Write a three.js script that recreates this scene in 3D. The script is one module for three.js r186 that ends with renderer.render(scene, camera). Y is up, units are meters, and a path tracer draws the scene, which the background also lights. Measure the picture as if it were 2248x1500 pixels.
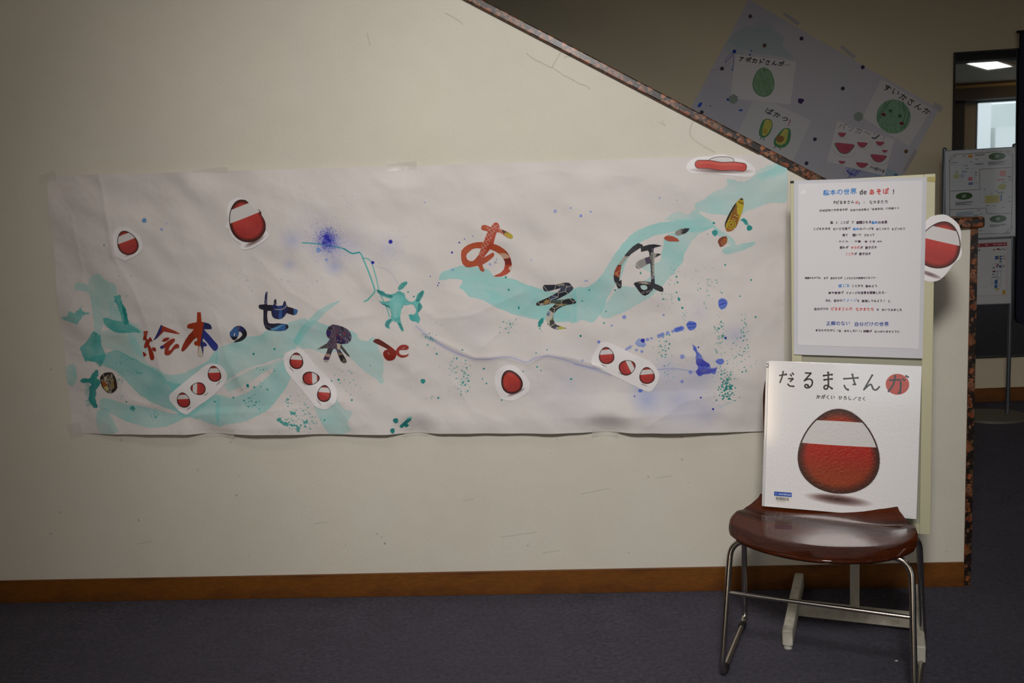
import * as THREE from 'three';
import { mergeGeometries } from 'three/addons/utils/BufferGeometryUtils.js';
import { RoundedBoxGeometry } from 'three/addons/geometries/RoundedBoxGeometry.js';
import { TessellateModifier } from 'three/addons/modifiers/TessellateModifier.js';
import { ImprovedNoise } from 'three/addons/math/ImprovedNoise.js';
import { RectAreaLightUniformsLib } from 'three/addons/lights/RectAreaLightUniformsLib.js';

// ---------------------------------------------------------------- camera, sky, exposure, main lights
const scene = new THREE.Scene();
const camera = new THREE.PerspectiveCamera(41.112, 2248 / 1500, 0.05, 100);
camera.rotation.order = 'YXZ';
camera.rotation.set(-0.14869, 0.09008, -0.05517);
camera.position.set(0, 1.37, 3.065);
camera.updateMatrixWorld(true);
const renderer = new THREE.WebGLRenderer({ antialias: true });
renderer.toneMapping = THREE.LinearToneMapping;
renderer.toneMappingExposure = 0.42;
renderer.shadowMap.enabled = true;
scene.background = new THREE.Color(0.86, 0.95, 1.0);     // bright overcast daylight outside the windows
scene.backgroundIntensity = 4.0;
RectAreaLightUniformsLib.init();
const SPOT = { at: [0.05, 2.72, 3.3], aim: [0.0, 0.88, 0], power: 60, angle: 0.64, size: 13, color: 0xfffcf8 };
const PANEL_POWER = 2.2;

// ---------------------------------------------------------------- helpers
let seed = 7;
const rnd = () => { seed = (seed + 0x6d2b79f5) | 0; let t = Math.imul(seed ^ (seed >>> 15), 1 | seed); t = (t + Math.imul(t ^ (t >>> 7), 61 | t)) ^ t; return ((t ^ (t >>> 14)) >>> 0) / 4294967296; };
const gauss = () => Math.sqrt(-2 * Math.log(1 - rnd() * 0.9999)) * Math.cos(6.28318 * rnd());
const perlin = new ImprovedNoise();
const noise = (x, y, z = 0) => perlin.noise(x, y, z);
const V = (x, y, z) => new THREE.Vector3(x, y, z);
const FOCAL = 2000;
function sight(px, py) { return V((px - 1124) / FOCAL, -(py - 750) / FOCAL, -1).applyQuaternion(camera.quaternion); }
// the place on the plane z = depth that is seen at a point of the photograph
function at(px, py, depth = 0) { const d = sight(px, py); return d.multiplyScalar((depth - camera.position.z) / d.z).add(camera.position); }
function onFloor(px, py, y = 0) { const d = sight(px, py); return d.multiplyScalar((y - camera.position.y) / d.y).add(camera.position); }

const taken = {};
function numbered(n) { if (taken[n] === undefined) { taken[n] = 0; return n; } taken[n]++; return n + '_' + String(taken[n]).padStart(3, '0'); }
function tag(o, label, category, group) { Object.assign(o.userData, { label, category }); if (group) o.userData.group = group; return o; }
function obj(name, geo, mat, parent = scene) {
  const g = Array.isArray(geo) ? (geo.length > 1 ? mergeGeometries(geo.map((k) => { const q = k.index ? k.toNonIndexed() : k; for (const a of Object.keys(q.attributes)) if (!['position', 'normal', 'uv'].includes(a)) q.deleteAttribute(a); return q; })) : geo[0]) : geo;
  const m = new THREE.Mesh(g, mat);
  m.name = parent === scene ? numbered(name) : name;
  m.castShadow = m.receiveShadow = true;
  parent.add(m);
  return m;
}
function struct(name, geo, mat, parent) { const m = obj(name, geo, mat, parent); if (!parent) m.userData.kind = 'structure'; return m; }
function thing(name, label, category, pos = [0, 0, 0], turn = 0, group) {
  const o = new THREE.Group(); o.name = numbered(name); o.position.set(...pos); o.rotation.y = turn; scene.add(o);
  return tag(o, label, category, group);
}
function box(x0, y0, z0, x1, y1, z1, r = 0) {
  const w = Math.abs(x1 - x0), h = Math.abs(y1 - y0), d = Math.abs(z1 - z0);
  const g = r ? new RoundedBoxGeometry(w, h, d, 2, Math.min(r, w / 2.01, h / 2.01, d / 2.01)) : new THREE.BoxGeometry(w, h, d);
  return g.translate((x0 + x1) / 2, (y0 + y1) / 2, (z0 + z1) / 2);
}
// texture coordinates in metres, taken from the side each face looks to
function metreUv(g, s = 1) {
  if (g.index) g = g.toNonIndexed();
  const p = g.attributes.position, n = g.attributes.normal, uv = new Float32Array(p.count * 2);
  for (let i = 0; i < p.count; i++) {
    const ax = Math.abs(n.getX(i)), ay = Math.abs(n.getY(i)), az = Math.abs(n.getZ(i));
    let a, b;
    if (az >= ax && az >= ay) { a = p.getX(i); b = p.getY(i); } else if (ay >= ax) { a = p.getX(i); b = p.getZ(i); } else { a = p.getZ(i); b = p.getY(i); }
    uv[2 * i] = a / s; uv[2 * i + 1] = b / s;
  }
  return g.setAttribute('uv', new THREE.BufferAttribute(uv, 2));
}
function tube(points, radius, fillet = 0.03, segs = 10) {       // a bent tube with round corners
  const P = points.map((p) => V(...p)), path = new THREE.CurvePath();
  let last = P[0];
  for (let i = 1; i < P.length - 1; i++) {
    const a = P[i - 1].clone().sub(P[i]), b = P[i + 1].clone().sub(P[i]), f = Math.min(fillet, a.length() * 0.49, b.length() * 0.49);
    const s = P[i].clone().addScaledVector(a.normalize(), f), e = P[i].clone().addScaledVector(b.normalize(), f);
    path.add(new THREE.LineCurve3(last, s)); path.add(new THREE.QuadraticBezierCurve3(s, P[i], e)); last = e;
  }
  path.add(new THREE.LineCurve3(last, P[P.length - 1]));
  const pts = [];
  for (const c of path.curves) { const n = c.isLineCurve3 ? 2 : 9; for (let k = 0; k < n; k++) pts.push(c.getPoint(k / n)); }
  pts.push(P[P.length - 1]);
  const curve = new THREE.CatmullRomCurve3(pts, false, 'centripetal');
  return new THREE.TubeGeometry(curve, pts.length * 6, radius, segs, false);
}
function rod(a, b, radius, segs = 16) {
  const A = V(...a), B = V(...b), d = B.clone().sub(A), g = new THREE.CylinderGeometry(radius, radius, d.length(), segs);
  g.applyQuaternion(new THREE.Quaternion().setFromUnitVectors(V(0, 1, 0), d.clone().normalize()));
  return g.translate(...A.add(B).multiplyScalar(0.5).toArray());
}

// ---------------------------------------------------------------- textures
function canvas(w, h, fill) { const c = document.createElement('canvas'); c.width = w; c.height = h; const x = c.getContext('2d'); if (fill) { x.fillStyle = fill; x.fillRect(0, 0, w, h); } return [c, x]; }
function tex(c, repeat) {
  const t = new THREE.CanvasTexture(c); t.colorSpace = THREE.SRGBColorSpace; t.magFilter = THREE.LinearFilter;
  if (repeat) { t.wrapS = t.wrapT = THREE.RepeatWrapping; } return t;
}
function field(w, h, f, channels = 3, color = false) {          // a texture computed pixel by pixel
  const d = new Uint8Array(w * h * 4);
  for (let y = 0; y < h; y++) for (let x = 0; x < w; x++) {
    const v = f(x / w, y / h), i = (y * w + x) * 4;
    for (let c = 0; c < 3; c++) d[i + c] = Math.max(0, Math.min(255, 255 * (Array.isArray(v) ? v[c] : v)));
    d[i + 3] = 255;
  }
  const t = new THREE.DataTexture(d, w, h); t.magFilter = THREE.LinearFilter; t.wrapS = t.wrapT = THREE.RepeatWrapping; if (color) t.colorSpace = THREE.SRGBColorSpace; t.needsUpdate = true; return t;
}
// noise that repeats with period 1 in both directions
function wrapNoise(u, v, k, z = 0) {
  const n = (a, b) => noise(a * k, b * k, z);
  return (n(u, v) * (1 - u) + n(u - 1, v) * u) * (1 - v) + (n(u, v - 1) * (1 - u) + n(u - 1, v - 1) * u) * v;
}
const std = (o) => new THREE.MeshStandardMaterial(o);
const phys = (o) => new THREE.MeshPhysicalMaterial(o);
// ---------------------------------------------------------------- handwriting: strokes on a grid of sixteen by sixteen
const G = {
  あ: '34c3 71687d b59a5d3c4987c8db9e', い: '32364c6b b3d5d9', う: '5292 4685b6ca9d6f', お: '25b4 616d4e2c5aa8d9db9d c3e5', か: '25a5a8ad8c 725a2e c4e8', き: '34c2 36d5 62aa 4a4d7fbe',
  く: 'a14748be', け: '322a3d 65e5 b1b98e', こ: '43c3 3a4d8ecd', さ: '35d4 72aa 4a4d7fbe', し: '525b7eaedb', す: '25e5 92986a5786989b5f', そ: '42b2 b238 38d6 d6898a7d9ebe', た: '25a4 622e 88d7 8c9ede', ち: '25d4 72594aa8dbbe6f',
  っ: '3995d7da7e', つ: '2795d6e9bc7e', て: '24e3 d387798cbe', と: '5277 c5584a5d8ede', な: '2483 613a c3e5 a6ac8e6d7bacde', に: '322a3d 74d4 7b8ede', の: '836b4c2844a2e6dc9e', は: '322a3d 65e5 b2bb9e6d7bbbed', ひ: '2474 74484b6e9db8b3 b3e7',
  ほ: '322a3d 73d3 67e7 a3ac8e6d7baced', ま: '34d4 48c8 818b6e4c6a8bbd', み: '3393 936a3c2a498add d6ccae', め: '346b7d 927a4d2a47a5d7dc9e', も: '725b7eaddb 35a5 38a8', や: '27b4e5d8a8 7294 428e', よ: '85d4 818b6e4c7abd', ら: '61a3 554a97d8db8e5e', り: '42384a b1c8ad7f',
  る: '42b2 b239 39a6d8db9e6d6b8b9d', れ: '414e 2565 652c 2c85a5b7acbdec', ろ: '42b2 b239 39a6d8db8e5e', わ: '414e 2565 652c 2c86b6d8daae', を: '34c3 7238778b d66a5c7ede', ん: '822e 2e58798cadea',
  ア: '33d3 d395 857a4e', イ: 'd137 858e', カ: '25d5cbae8d 726a2e', シ: '4365 3759 4e9ce6', ト: '525e 58ca', ハ: '544a2d a4de', ホ: '25e5 828e 583c b8dc', メ: 'c28a2e 46bb', ヘ: '2a64 64ea', ン: '4476 4e9ce6', ッ: '3446 7385 d3ba7e', ー: '28e8', '〜': '285698d9e7',
  絵: '412454 622757 474f 291c 697c a165 a1f5 87d7 6afa 9a7ede ccfe', 本: '14e4 818f 841c 84fc 5bbb', 世: '16f6 424eee 818a c1ca 8aca', 界: '31d1d73731 8187 34d4 871c 87fc 6b5f abaf', 宮: '8183 2622e2e6 55b5b95955 3bdbdf3f3b 89 8b', 崎: '151c6c65 323c 74f4 b176 b3f6 78f8 d8dfbf 7ababd7d7a',
  国: '11e1ef1f11 44b4 58a8 3cdc 848c a9bb', 際: '111f 11513659 365a3a 8165 84a478 b2f8 b4e4c7 89d9 6bfb bbbfaf 8d6f ddff', 大: '15f5 81861f 86ff', 学: '3153 7174 d1b4 2725e5e7 48b8 b88a 8a8f6f 1bfb', 教: '1383 5156 1686 8219 3979 795b 5b5f4f 1c8c b187 a4f4 e48f a6ff',
  育: '8183 13f3 7347c6 a4d8 494f 49c9cfaf 4bcb 4dcd', 部: '4143 1373 2437 6457 1888 2a7a7f2f2a a1af a1e1c6 c6ebbb', 保: '4118 353f 72d2d67672 69f9 a6af a96e a9fe', 内: '242f 24e4efcf 8186 864b 86bb', 容: '8183 2624e4e6 6549 a5d9 871c 87fc 5cbcbf5f5c',
  指: '1454 313e1d 1a58 8187e7e5 e284 89d9df8f89 8cdc', 導: '6172 c1b2 53e3 65c5ca6a65 67c7 69c9 1233 1645 4519 19fb 1dfd bcbfaf 5e6f', 法: '2142 1536 1f59 75e5 a1a8 68f8 a87edd cbff', 音: '8182 24e4 5457 b4a7 17f7 49c9cf4f49 4ccc', 楽: '8163 53b3b85853 56b6 2344 2847 d2c4 c7e8 1afa 888f 8a2f 8aef',
  表: '23e3 35d5 18f8 8188 881d 5b5f8d 7aef d9ab', 現: '1262 1767 1d7c 424d 92e2ea9a92 95e5 98e8 aa7f cacefefc', 授: '1454 313e1d 1a58 e172 7476 a4b6 e3d6 6967f7f9 7ada da7f 8aff', 業: '6174 a1a4 3244 d2c4 15f5 5567 b5a7 28e8 3ada 1cfc 888f 7c2f 9cef', 展: '22e2e525 22281f 47f7 656b a5ab 3bfb 5b5f8d 8bff',
  開: '111f 11616616 1464 f1ffdf f191 9196f6 94f4 58b8 3cdc 6c4f 686c a8af', 見: '31d1da3a31 34d4 37d7 6a1f 9a9efefc', 聞: '111f 11616616 1464 f1ffdf f191 9196f6 94f4 58b8 686e 4ebe a8af 6aaa 6cac', 思: '21e1e82821 8188 25e5 2b1e 5a5eaeac 8a9b dbee', 動: '7122 1484 26767b2b26 2979 424f 1d7d 1f8e 95e5dfbe c17f',
  出: '818e 3237d7d2 191efef9', 自: '8153 33d3df3f33 37d7 3bdb', 分: '6118 a1f8 38c8bf9e 783f', 気: '4116 33e3 25c5 17c7cbdffc 39ae 9a2f', 持: '1454 313e1d 1a58 74e4 b1b7 67f7 6afa d7dfbf 8bad', 感: '23f3 23281c 4585 47878a4a47 b1b7ec d59b d1e2 2d1f 4d4fafad 7c8d dcef', 始: '412a6e 635a1e 1575 b187e6 c4f8 8adadf8f8a',
  声: '14f4 8187 37d7 29d9dc2c 292c1f 797c', 身: '8153 333b 33b3be9f 36b6 39b9 1bcb e72f', 体: '4118 363f 64f4 a1af a44c a4fc 7cdc', 探: '1454 313e1d 1a58 6361f1f3 8366 c3e6 69f9 a6af a96e a9fe', 検: '1464 414f 4519 4669 b167 b1f7 85d5 78e8eb7b78 b5bb bb6f bbff', 次: '2244 1c56 a164 85f5e8 9167 b86f b8ff', 正: '22e2 828e 88d8 474e 1efe',
  解: '4115 4171 7164 24747e5e 24291e 2777 2a7a 444a 91f1 f1e6c5 b196 99e9 8bfb c6cf', 験: '1171 1118 1464 1767 4147 111a8a8e6e 2c1f 4c4e 6b7d b177 b1f7 96d6 88e8eb8b88 b6bc bb7f bbff',
  園: '11e1ef1f11 43c3 8284 35d5 57b7ba5a57 8a4d 8abd', 図: '11e1ef1f11 4456 8394 b44d 6bcd', 書: '33d3d737 15f5 8189 18f8 49c9cf4f49 4ccc', 館: '4114 4185 2676 267a2a26 2828 2a2f7d 8385f5f3 b1b3 96e6e99996 9adadf9f9a',
  '、': '1b3e', '・': '8889', '‥': '4849 b8b9', '「': 'b1f1 b1ba', '」': '4e0e 4e45', '『': 'a1f1f4d4da aada a1aa', '』': '5f0f0c2c26 5626 565f', '！': '929a 8d8e', '〇': '83489ce883', '×': '33dd d33d', '▽': '24e48d24', '★': '816dd50', '※': '33dd d33d 8283 8d8e 2838 d8e8', '／': 'e12f',
};
G['★'] = '816f16f6bf81';
const MARKED = { が: 'か', ご: 'こ', じ: 'し', ず: 'す', だ: 'た', で: 'て', ど: 'と', ば: 'は', ぼ: 'ほ', ジ: 'シ', ド: 'ト', ボ: 'ホ' }, RINGED = { ぱ: 'は', パ: 'ハ', ペ: 'ヘ' };
const SMOOTH = /[ぁ-ん〜〇]/;
function glyph(x, ch, X, Y, w, h, lw, slant = 0) {                // draws one character into the box X, Y, w, h
  if (ch === ' ') return;
  if (ch === '■') { x.fillRect(X + w * 0.12, Y + h * 0.1, w * 0.76, h * 0.8); return; }
  const mark = MARKED[ch], ring = RINGED[ch], kind = mark || ring || ch;
  const strokes = (G[kind] || '11e1ef1f11').split(' ');
  x.lineWidth = lw; x.lineCap = x.lineJoin = 'round';
  const pt = (s, i) => { const a = parseInt(s[i * 2], 16), b = parseInt(s[i * 2 + 1], 16); return [X + (a / 16 + slant * (0.5 - b / 16)) * w, Y + (b / 16) * h]; };
  for (const s of strokes) {
    const n = s.length >> 1, P = []; for (let i = 0; i < n; i++) P.push(pt(s, i));
    x.beginPath(); x.moveTo(...P[0]);
    if (n > 2 && SMOOTH.test(kind)) {
      for (let i = 0; i < n - 1; i++) {
        const a = P[Math.max(0, i - 1)], b = P[i], c = P[i + 1], d = P[Math.min(n - 1, i + 2)];
        x.bezierCurveTo(b[0] + (c[0] - a[0]) / 6, b[1] + (c[1] - a[1]) / 6, c[0] - (d[0] - b[0]) / 6, c[1] - (d[1] - b[1]) / 6, c[0], c[1]);
      }
    } else for (const p of P.slice(1)) x.lineTo(...p);
    x.stroke();
  }
  if (mark) for (const q of ['c0d2', 'e0f2']) { x.beginPath(); x.moveTo(...pt(q, 0)); x.lineTo(...pt(q, 1)); x.stroke(); }
  if (ring) { x.beginPath(); x.arc(X + w * 0.88, Y + h * 0.09, w * 0.09, 0, 7); x.stroke(); }
}
function write(x, str, x0, x1, y, h, lw, color, slant) {         // a line of text between x0 and x1, centred on y
  x.strokeStyle = x.fillStyle = color;
  const cs = [...str], a = (x1 - x0) / cs.length;
  cs.forEach((c, i) => glyph(x, c, x0 + a * (i + 0.03), y - h / 2, a * 0.94, h, lw, slant));
}

// ---------------------------------------------------------------- tracing: points noted on enlarged views of the photograph
const VIEW = {
  p1: [80, 320, 2.2727], p2: [480, 340, 2.34375], p3: [860, 330, 2.3083], p4: [1260, 320, 2.272],
  k1: [300, 670, 11.24], k2: [490, 630, 11.539], k3: [690, 690, 10.218], k4: [1000, 470, 10], k5: [1160, 610, 12.5], k6: [1330, 490, 8.825], k7: [1550, 420, 10.717],
  s1: [230, 480, 13.633], s2: [480, 420, 10.714], s3: [360, 780, 10.7125], s4: [610, 750, 9.375], s5: [1280, 740, 11.539], s6: [1490, 330, 12.489], s7: [1070, 780, 13.636], s8: [200, 790, 16.67],
  n: [1700, 370, 3.488], b: [1640, 770, 3.659], f: [1500, 0, 3.408], g: [2060, 300, 5.771], w: [980, 0, 5.352], px: [0, 0, 1],
};
const spot = (view, u, v) => { const [ox, oy, s] = VIEW[view]; return [ox + u / s, oy + v / s]; };
const pairs = (str) => str.trim().split(/\s+/).map((q) => q.split(',').map(Number));
// the same points as places on the wall (x, y in metres)
const onWall = (view, str, depth = 0) => pairs(str).map(([u, v]) => { const p = at(...spot(view, u, v), depth); return [p.x, p.y]; });
// ---------------------------------------------------------------- materials of the room
const carpetTex = (() => {
  const [c, x] = canvas(1024, 1024, 'rgb(84,82,92)');
  const im = x.getImageData(0, 0, 1024, 1024), d = im.data;
  for (let i = 0; i < 1024 * 1024; i++) {
    const u = (i % 1024) / 1024, v = Math.floor(i / 1024) / 1024;
    const k = (rnd() - 0.5) * 58 + (rnd() < 0.03 ? 26 : 0) + wrapNoise(u, v, 9) * 10 + wrapNoise(u, v, 60, 4) * 22;
    d[i * 4] += k + (rnd() - 0.5) * 10; d[i * 4 + 1] += k * 0.98; d[i * 4 + 2] += k * 1.05 + (rnd() - 0.5) * 12;
  }
  x.putImageData(im, 0, 0);
  const t = tex(c, true); t.repeat.set(1 / 0.9, 1 / 0.9); return t;
})();
const carpetBump = field(512, 512, (u, v) => 0.5 + 0.5 * (rnd() - 0.5) + 0.3 * wrapNoise(u, v, 70, 8)); carpetBump.repeat.set(1 / 0.5, 1 / 0.5);
const carpetMat = std({ map: carpetTex, bumpMap: carpetBump, bumpScale: 0.004, roughness: 1, color: 0xdad6e0 });

const WALL = { x0: -3.3, x1: 1.25, y0: 0, y1: 2.85 };
const wallTex = (() => {
  const W = 2048, H = 1280, [c, x] = canvas(W, H, 'rgb(222,216,203)');
  const px = (X) => (X - WALL.x0) / (WALL.x1 - WALL.x0) * W, py = (Y) => (1 - (Y - WALL.y0) / (WALL.y1 - WALL.y0)) * H;
  const im = x.getImageData(0, 0, W, H), d = im.data;
  for (let j = 0; j < H; j++) for (let i = 0; i < W; i++) {
    const k = noise(i * 0.006, j * 0.006, 3) * 4 + noise(i * 0.03, j * 0.03, 6) * 2.2 + (rnd() - 0.5) * 4.5, o = (j * W + i) * 4;
    d[o] += k; d[o + 1] += k; d[o + 2] += k + noise(i * 0.01, j * 0.01, 12) * 2;
  }
  x.putImageData(im, 0, 0);
  const line = (view, str, lw, col) => { x.strokeStyle = col; x.lineWidth = lw; x.lineJoin = 'round'; x.beginPath(); onWall(view, str).forEach(([a, b], i) => x[i ? 'lineTo' : 'moveTo'](px(a), py(b))); x.stroke(); };
  for (const s of ['940,625 965,650 1000,680 1050,710 1100,730 1170,765 1225,795 1245,793 1290,830 1330,850 1375,885 1450,920 1520,960 1560,985 1640,1010 1690,1050', '1245,793 1270,740 1300,690 1330,645 1335,612', '-20,150 30,175 100,215 150,245 200,290', '1380,680 1420,662 1455,655']) line('w', s, 0.9, 'rgba(120,112,96,.55)');
  line('px', '1523,262 1516,280 1514,292 1520,305 1545,322 1570,335', 0.8, 'rgba(120,112,96,.5)');
  line('px', '1445,268 1460,276 1452,262', 0.7, 'rgba(120,112,96,.4)');
  for (const s of ['842,1194 847,1191', '1190,1215 1230,1209', '1275,1085 1340,1072', '1015,1100 1040,1096', '690,1150 720,1147', '300,1195 335,1188', '545,1222 549,1216', '1100,1180 1180,1168', '1440,1050 1475,1045', '305,1262 303,1254', '806,72 812,100']) line('px', s, 0.9, 'rgba(110,104,94,.3)');
  for (let i = 0; i < 90; i++) { const a = rnd() * W, b = H * (0.62 + rnd() * 0.36), r = 0.4 + rnd() * 0.9; x.fillStyle = 'rgba(100,94,86,' + (0.12 + rnd() * 0.3) + ')'; x.beginPath(); x.ellipse(a, b, r * (1 + rnd() * 1.5), r, rnd() * 3, 0, 7); x.fill(); }
  x.fillStyle = 'rgba(30,28,26,.85)'; { const [a, b] = onWall('px', '845,1194')[0]; x.beginPath(); x.ellipse(px(a), py(b), 1.3, 0.6, -0.4, 0, 7); x.fill(); }
  return tex(c);
})();
const fineBump = field(512, 512, (u, v) => 0.5 + 0.28 * wrapNoise(u, v, 50) + 0.22 * wrapNoise(u, v, 110, 5) + 0.1 * (rnd() - 0.5)); fineBump.repeat.set(6, 4);
const wallMat = std({ map: wallTex, bumpMap: fineBump, bumpScale: 0.0006, roughness: 0.75 });
const plainBump = fineBump.clone(); plainBump.repeat.set(2, 2);
const plaster = (hex) => std({ color: hex, bumpMap: plainBump, bumpScale: 0.0008, roughness: 0.85 });
const backMat = plaster(0xdfd2b6), roomMat = plaster(0xd9d4c8), ceilingMat = plaster(0xcfc9bd), beamMat = plaster(0x6d6e74);

function woodTexture(w, h, base, dark, along, rings) {
  const [c, x] = canvas(w, h); const im = x.createImageData(w, h), d = im.data;
  for (let j = 0; j < h; j++) for (let i = 0; i < w; i++) {
    const u = i / w, v = j / h, warp = noise(u * along * 0.6, v * 5, 2) * 0.06;
    let g = 0.5 + 0.5 * Math.sin((v + warp) * rings + 3 * noise(u * along, v * 9, 5));
    g = 0.55 * g + 0.45 * (0.5 + noise(u * along * 5, v * 160, 9)) + 0.25 * noise(u * along * 30, v * 60, 1);
    g = Math.max(0, Math.min(1, g));
    const o = (j * w + i) * 4; for (let k = 0; k < 3; k++) d[o + k] = base[k] + (dark[k] - base[k]) * g; d[o + 3] = 255;
  }
  x.putImageData(im, 0, 0); return c;
}
const skirtTex = tex(woodTexture(1024, 128, [126, 74, 5], [90, 48, 2], 4, 26), true);
const skirtMat = phys({ map: skirtTex, roughness: 0.55, clearcoat: 0.1, clearcoatRoughness: 0.4 });

const graniteTex = (() => {
  const S = 512, [c, x] = canvas(S, S, 'rgb(30,22,17)');
  const around = (f, a, b, r) => { for (const i of [-S, 0, S]) for (const j of [-S, 0, S]) if (a + i > -r && a + i < S + r && b + j > -r && b + j < S + r) f(a + i, b + j, r); };
  const cols = ['150,84,46', '126,66,34', '168,104,66', '138,96,74', '112,60,30', '158,112,88', '96,84,60'];
  for (let k = 0; k < 620; k++) {
    const a = rnd() * S, b = rnd() * S, r = 5 + rnd() * 13, col = cols[Math.floor(rnd() * cols.length)], ph = rnd() * 6;
    x.fillStyle = 'rgba(' + col + ',' + (0.65 + rnd() * 0.35) + ')';
    around((p, q) => { x.beginPath(); for (let i = 0; i < 9; i++) { const t = i / 9 * 6.283, R = r * (0.55 + 0.6 * Math.abs(Math.sin(ph + i * 2.3))); x.lineTo(p + R * Math.cos(t), q + R * Math.sin(t)); } x.closePath(); x.fill(); }, a, b, r * 1.3);
  }
  for (let k = 0; k < 900; k++) { x.fillStyle = ['rgba(16,12,10,.9)', 'rgba(22,18,14,.85)', 'rgba(70,40,24,.7)', 'rgba(190,140,110,.35)'][k % 4]; around((p, q, r) => { x.beginPath(); for (let i = 0; i < 6; i++) { const t = i + rnd() * 0.4; x.lineTo(p + r * (0.6 + rnd() * 0.6) * Math.cos(t), q + r * (0.6 + rnd() * 0.6) * Math.sin(t)); } x.fill(); }, rnd() * S, rnd() * S, 2 + rnd() * 5); }
  const t = tex(c, true); t.repeat.set(1 / 0.36, 1 / 0.36); return t;
})();
const graniteMat = phys({ map: graniteTex, roughness: 0.4, clearcoat: 0.15, clearcoatRoughness: 0.15, color: 0xe8dcd0 });

// ---------------------------------------------------------------- the room
struct('floor', metreUv(box(-3.6, -0.06, -2.95, 10.2, 0, 7.2)), carpetMat);
struct('ceiling', box(-3.6, 2.85, -2.95, 10.2, 3.0, 7.2), ceilingMat);
struct('wall_back', box(-3.6, 0, -2.95, 10.2, 2.85, -2.7), backMat);
struct('unseen_wall_left', box(-3.6, 0, -2.7, -3.3, 2.85, 7.2), plaster(0x6a645b));  // out of view; dark colour keeps bounced light off this end of the display
struct('wall_right', box(10, 0, -2.7, 10.2, 2.85, 7.0), roomMat);

// balustrade wall of the stairs: its top follows the flight and ends in a level shelf
const slopeAt = (x) => 1.438 - 0.5855 * (x - 0.646);
{
  const s = new THREE.Shape(); s.moveTo(-3.3, 0); s.lineTo(1.223, 0); s.lineTo(1.223, 1.215); s.lineTo(1.027, 1.215); s.lineTo(-1.765, slopeAt(-1.765)); s.lineTo(-3.3, 2.85); s.closePath();
  const g = new THREE.ExtrudeGeometry(s, { depth: 0.15, bevelEnabled: false }).translate(0, 0, -0.15);
  const p = g.attributes.position, uv = g.attributes.uv;
  for (let i = 0; i < p.count; i++) uv.setXY(i, (p.getX(i) - WALL.x0) / (WALL.x1 - WALL.x0), (p.getY(i) - WALL.y0) / (WALL.y1 - WALL.y0));
  struct('wall_front', g, wallMat);
}
struct('baseboard_front', metreUv(box(-3.3, 0, 0, 1.222, 0.087, 0.009, 0.0015), 0.6), skirtMat);
struct('baseboard_back', metreUv(box(-3.3, 0, -2.7, 10, 0.087, -2.69, 0.002), 0.6), skirtMat);
{ // granite coping along the slope, its level end and the plate on the wall's end
  const L = Math.hypot(2.85, 2.85 * 0.5855) + 0.03, a = -Math.atan(0.5855);
  const g = metreUv(new RoundedBoxGeometry(L, 0.0265, 0.186, 3, 0.005)); g.translate(-L / 2, 0.01325, -0.075); g.rotateZ(a); g.translate(1.04, slopeAt(1.04), 0);
  const cap = struct('trim_1', g, graniteMat); tag(cap, 'speckled brown granite coping that runs down the sloping top of the stair wall', 'coping');
  const g2 = metreUv(new RoundedBoxGeometry(0.27, 0.036, 0.186, 4, 0.009)); g2.translate(1.262 - 0.135, 1.233, -0.075);
  tag(struct('trim_2', g2, graniteMat), 'level end of the granite coping behind the notice stand', 'coping');
  tag(struct('trim_3', metreUv(box(1.223, 0, -0.162, 1.2465, 1.216, 0.004, 0.002)), graniteMat), 'upright speckled granite plate on the end of the stair wall', 'coping');
  for (const k of ['trim_1', 'trim_2', 'trim_3']) { const o = scene.getObjectByName(k); delete o.userData.category; }
}
struct('trim_4', box(-3.3, 2.62, 1.95, 10, 2.85, 2.2), beamMat);      // ceiling beam
// steps behind the balustrade
for (let i = 0; i < 10; i++) struct('stair_' + (i + 1), metreUv(box(0.75 - i * 0.29, 0, -1.55, 1.04 - i * 0.29, 0.17 * (i + 1), -0.165)), carpetMat);
{ // handrail on the coping, only the foot of one post shows
  const h = thing('handrail', 'dark metal handrail post standing on the granite coping at the top edge', 'handrail', [-0.36, slopeAt(-0.36) + 0.03, -0.085]);
  const m = std({ color: 0x15130f, metalness: 0.6, roughness: 0.45 });
  obj('post', [rod([0, -0.01, 0], [0, 0.3, 0], 0.016)], m, h);
  obj('base_plate', [new THREE.CylinderGeometry(0.03, 0.034, 0.012, 24).rotateZ(-0.53).translate(0, 0.006, 0)], m, h);
  obj('rail', [rod([-0.7, 0.3 + 0.41, 0], [0.4, 0.3 - 0.234, 0], 0.02)], m, h);
}

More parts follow.
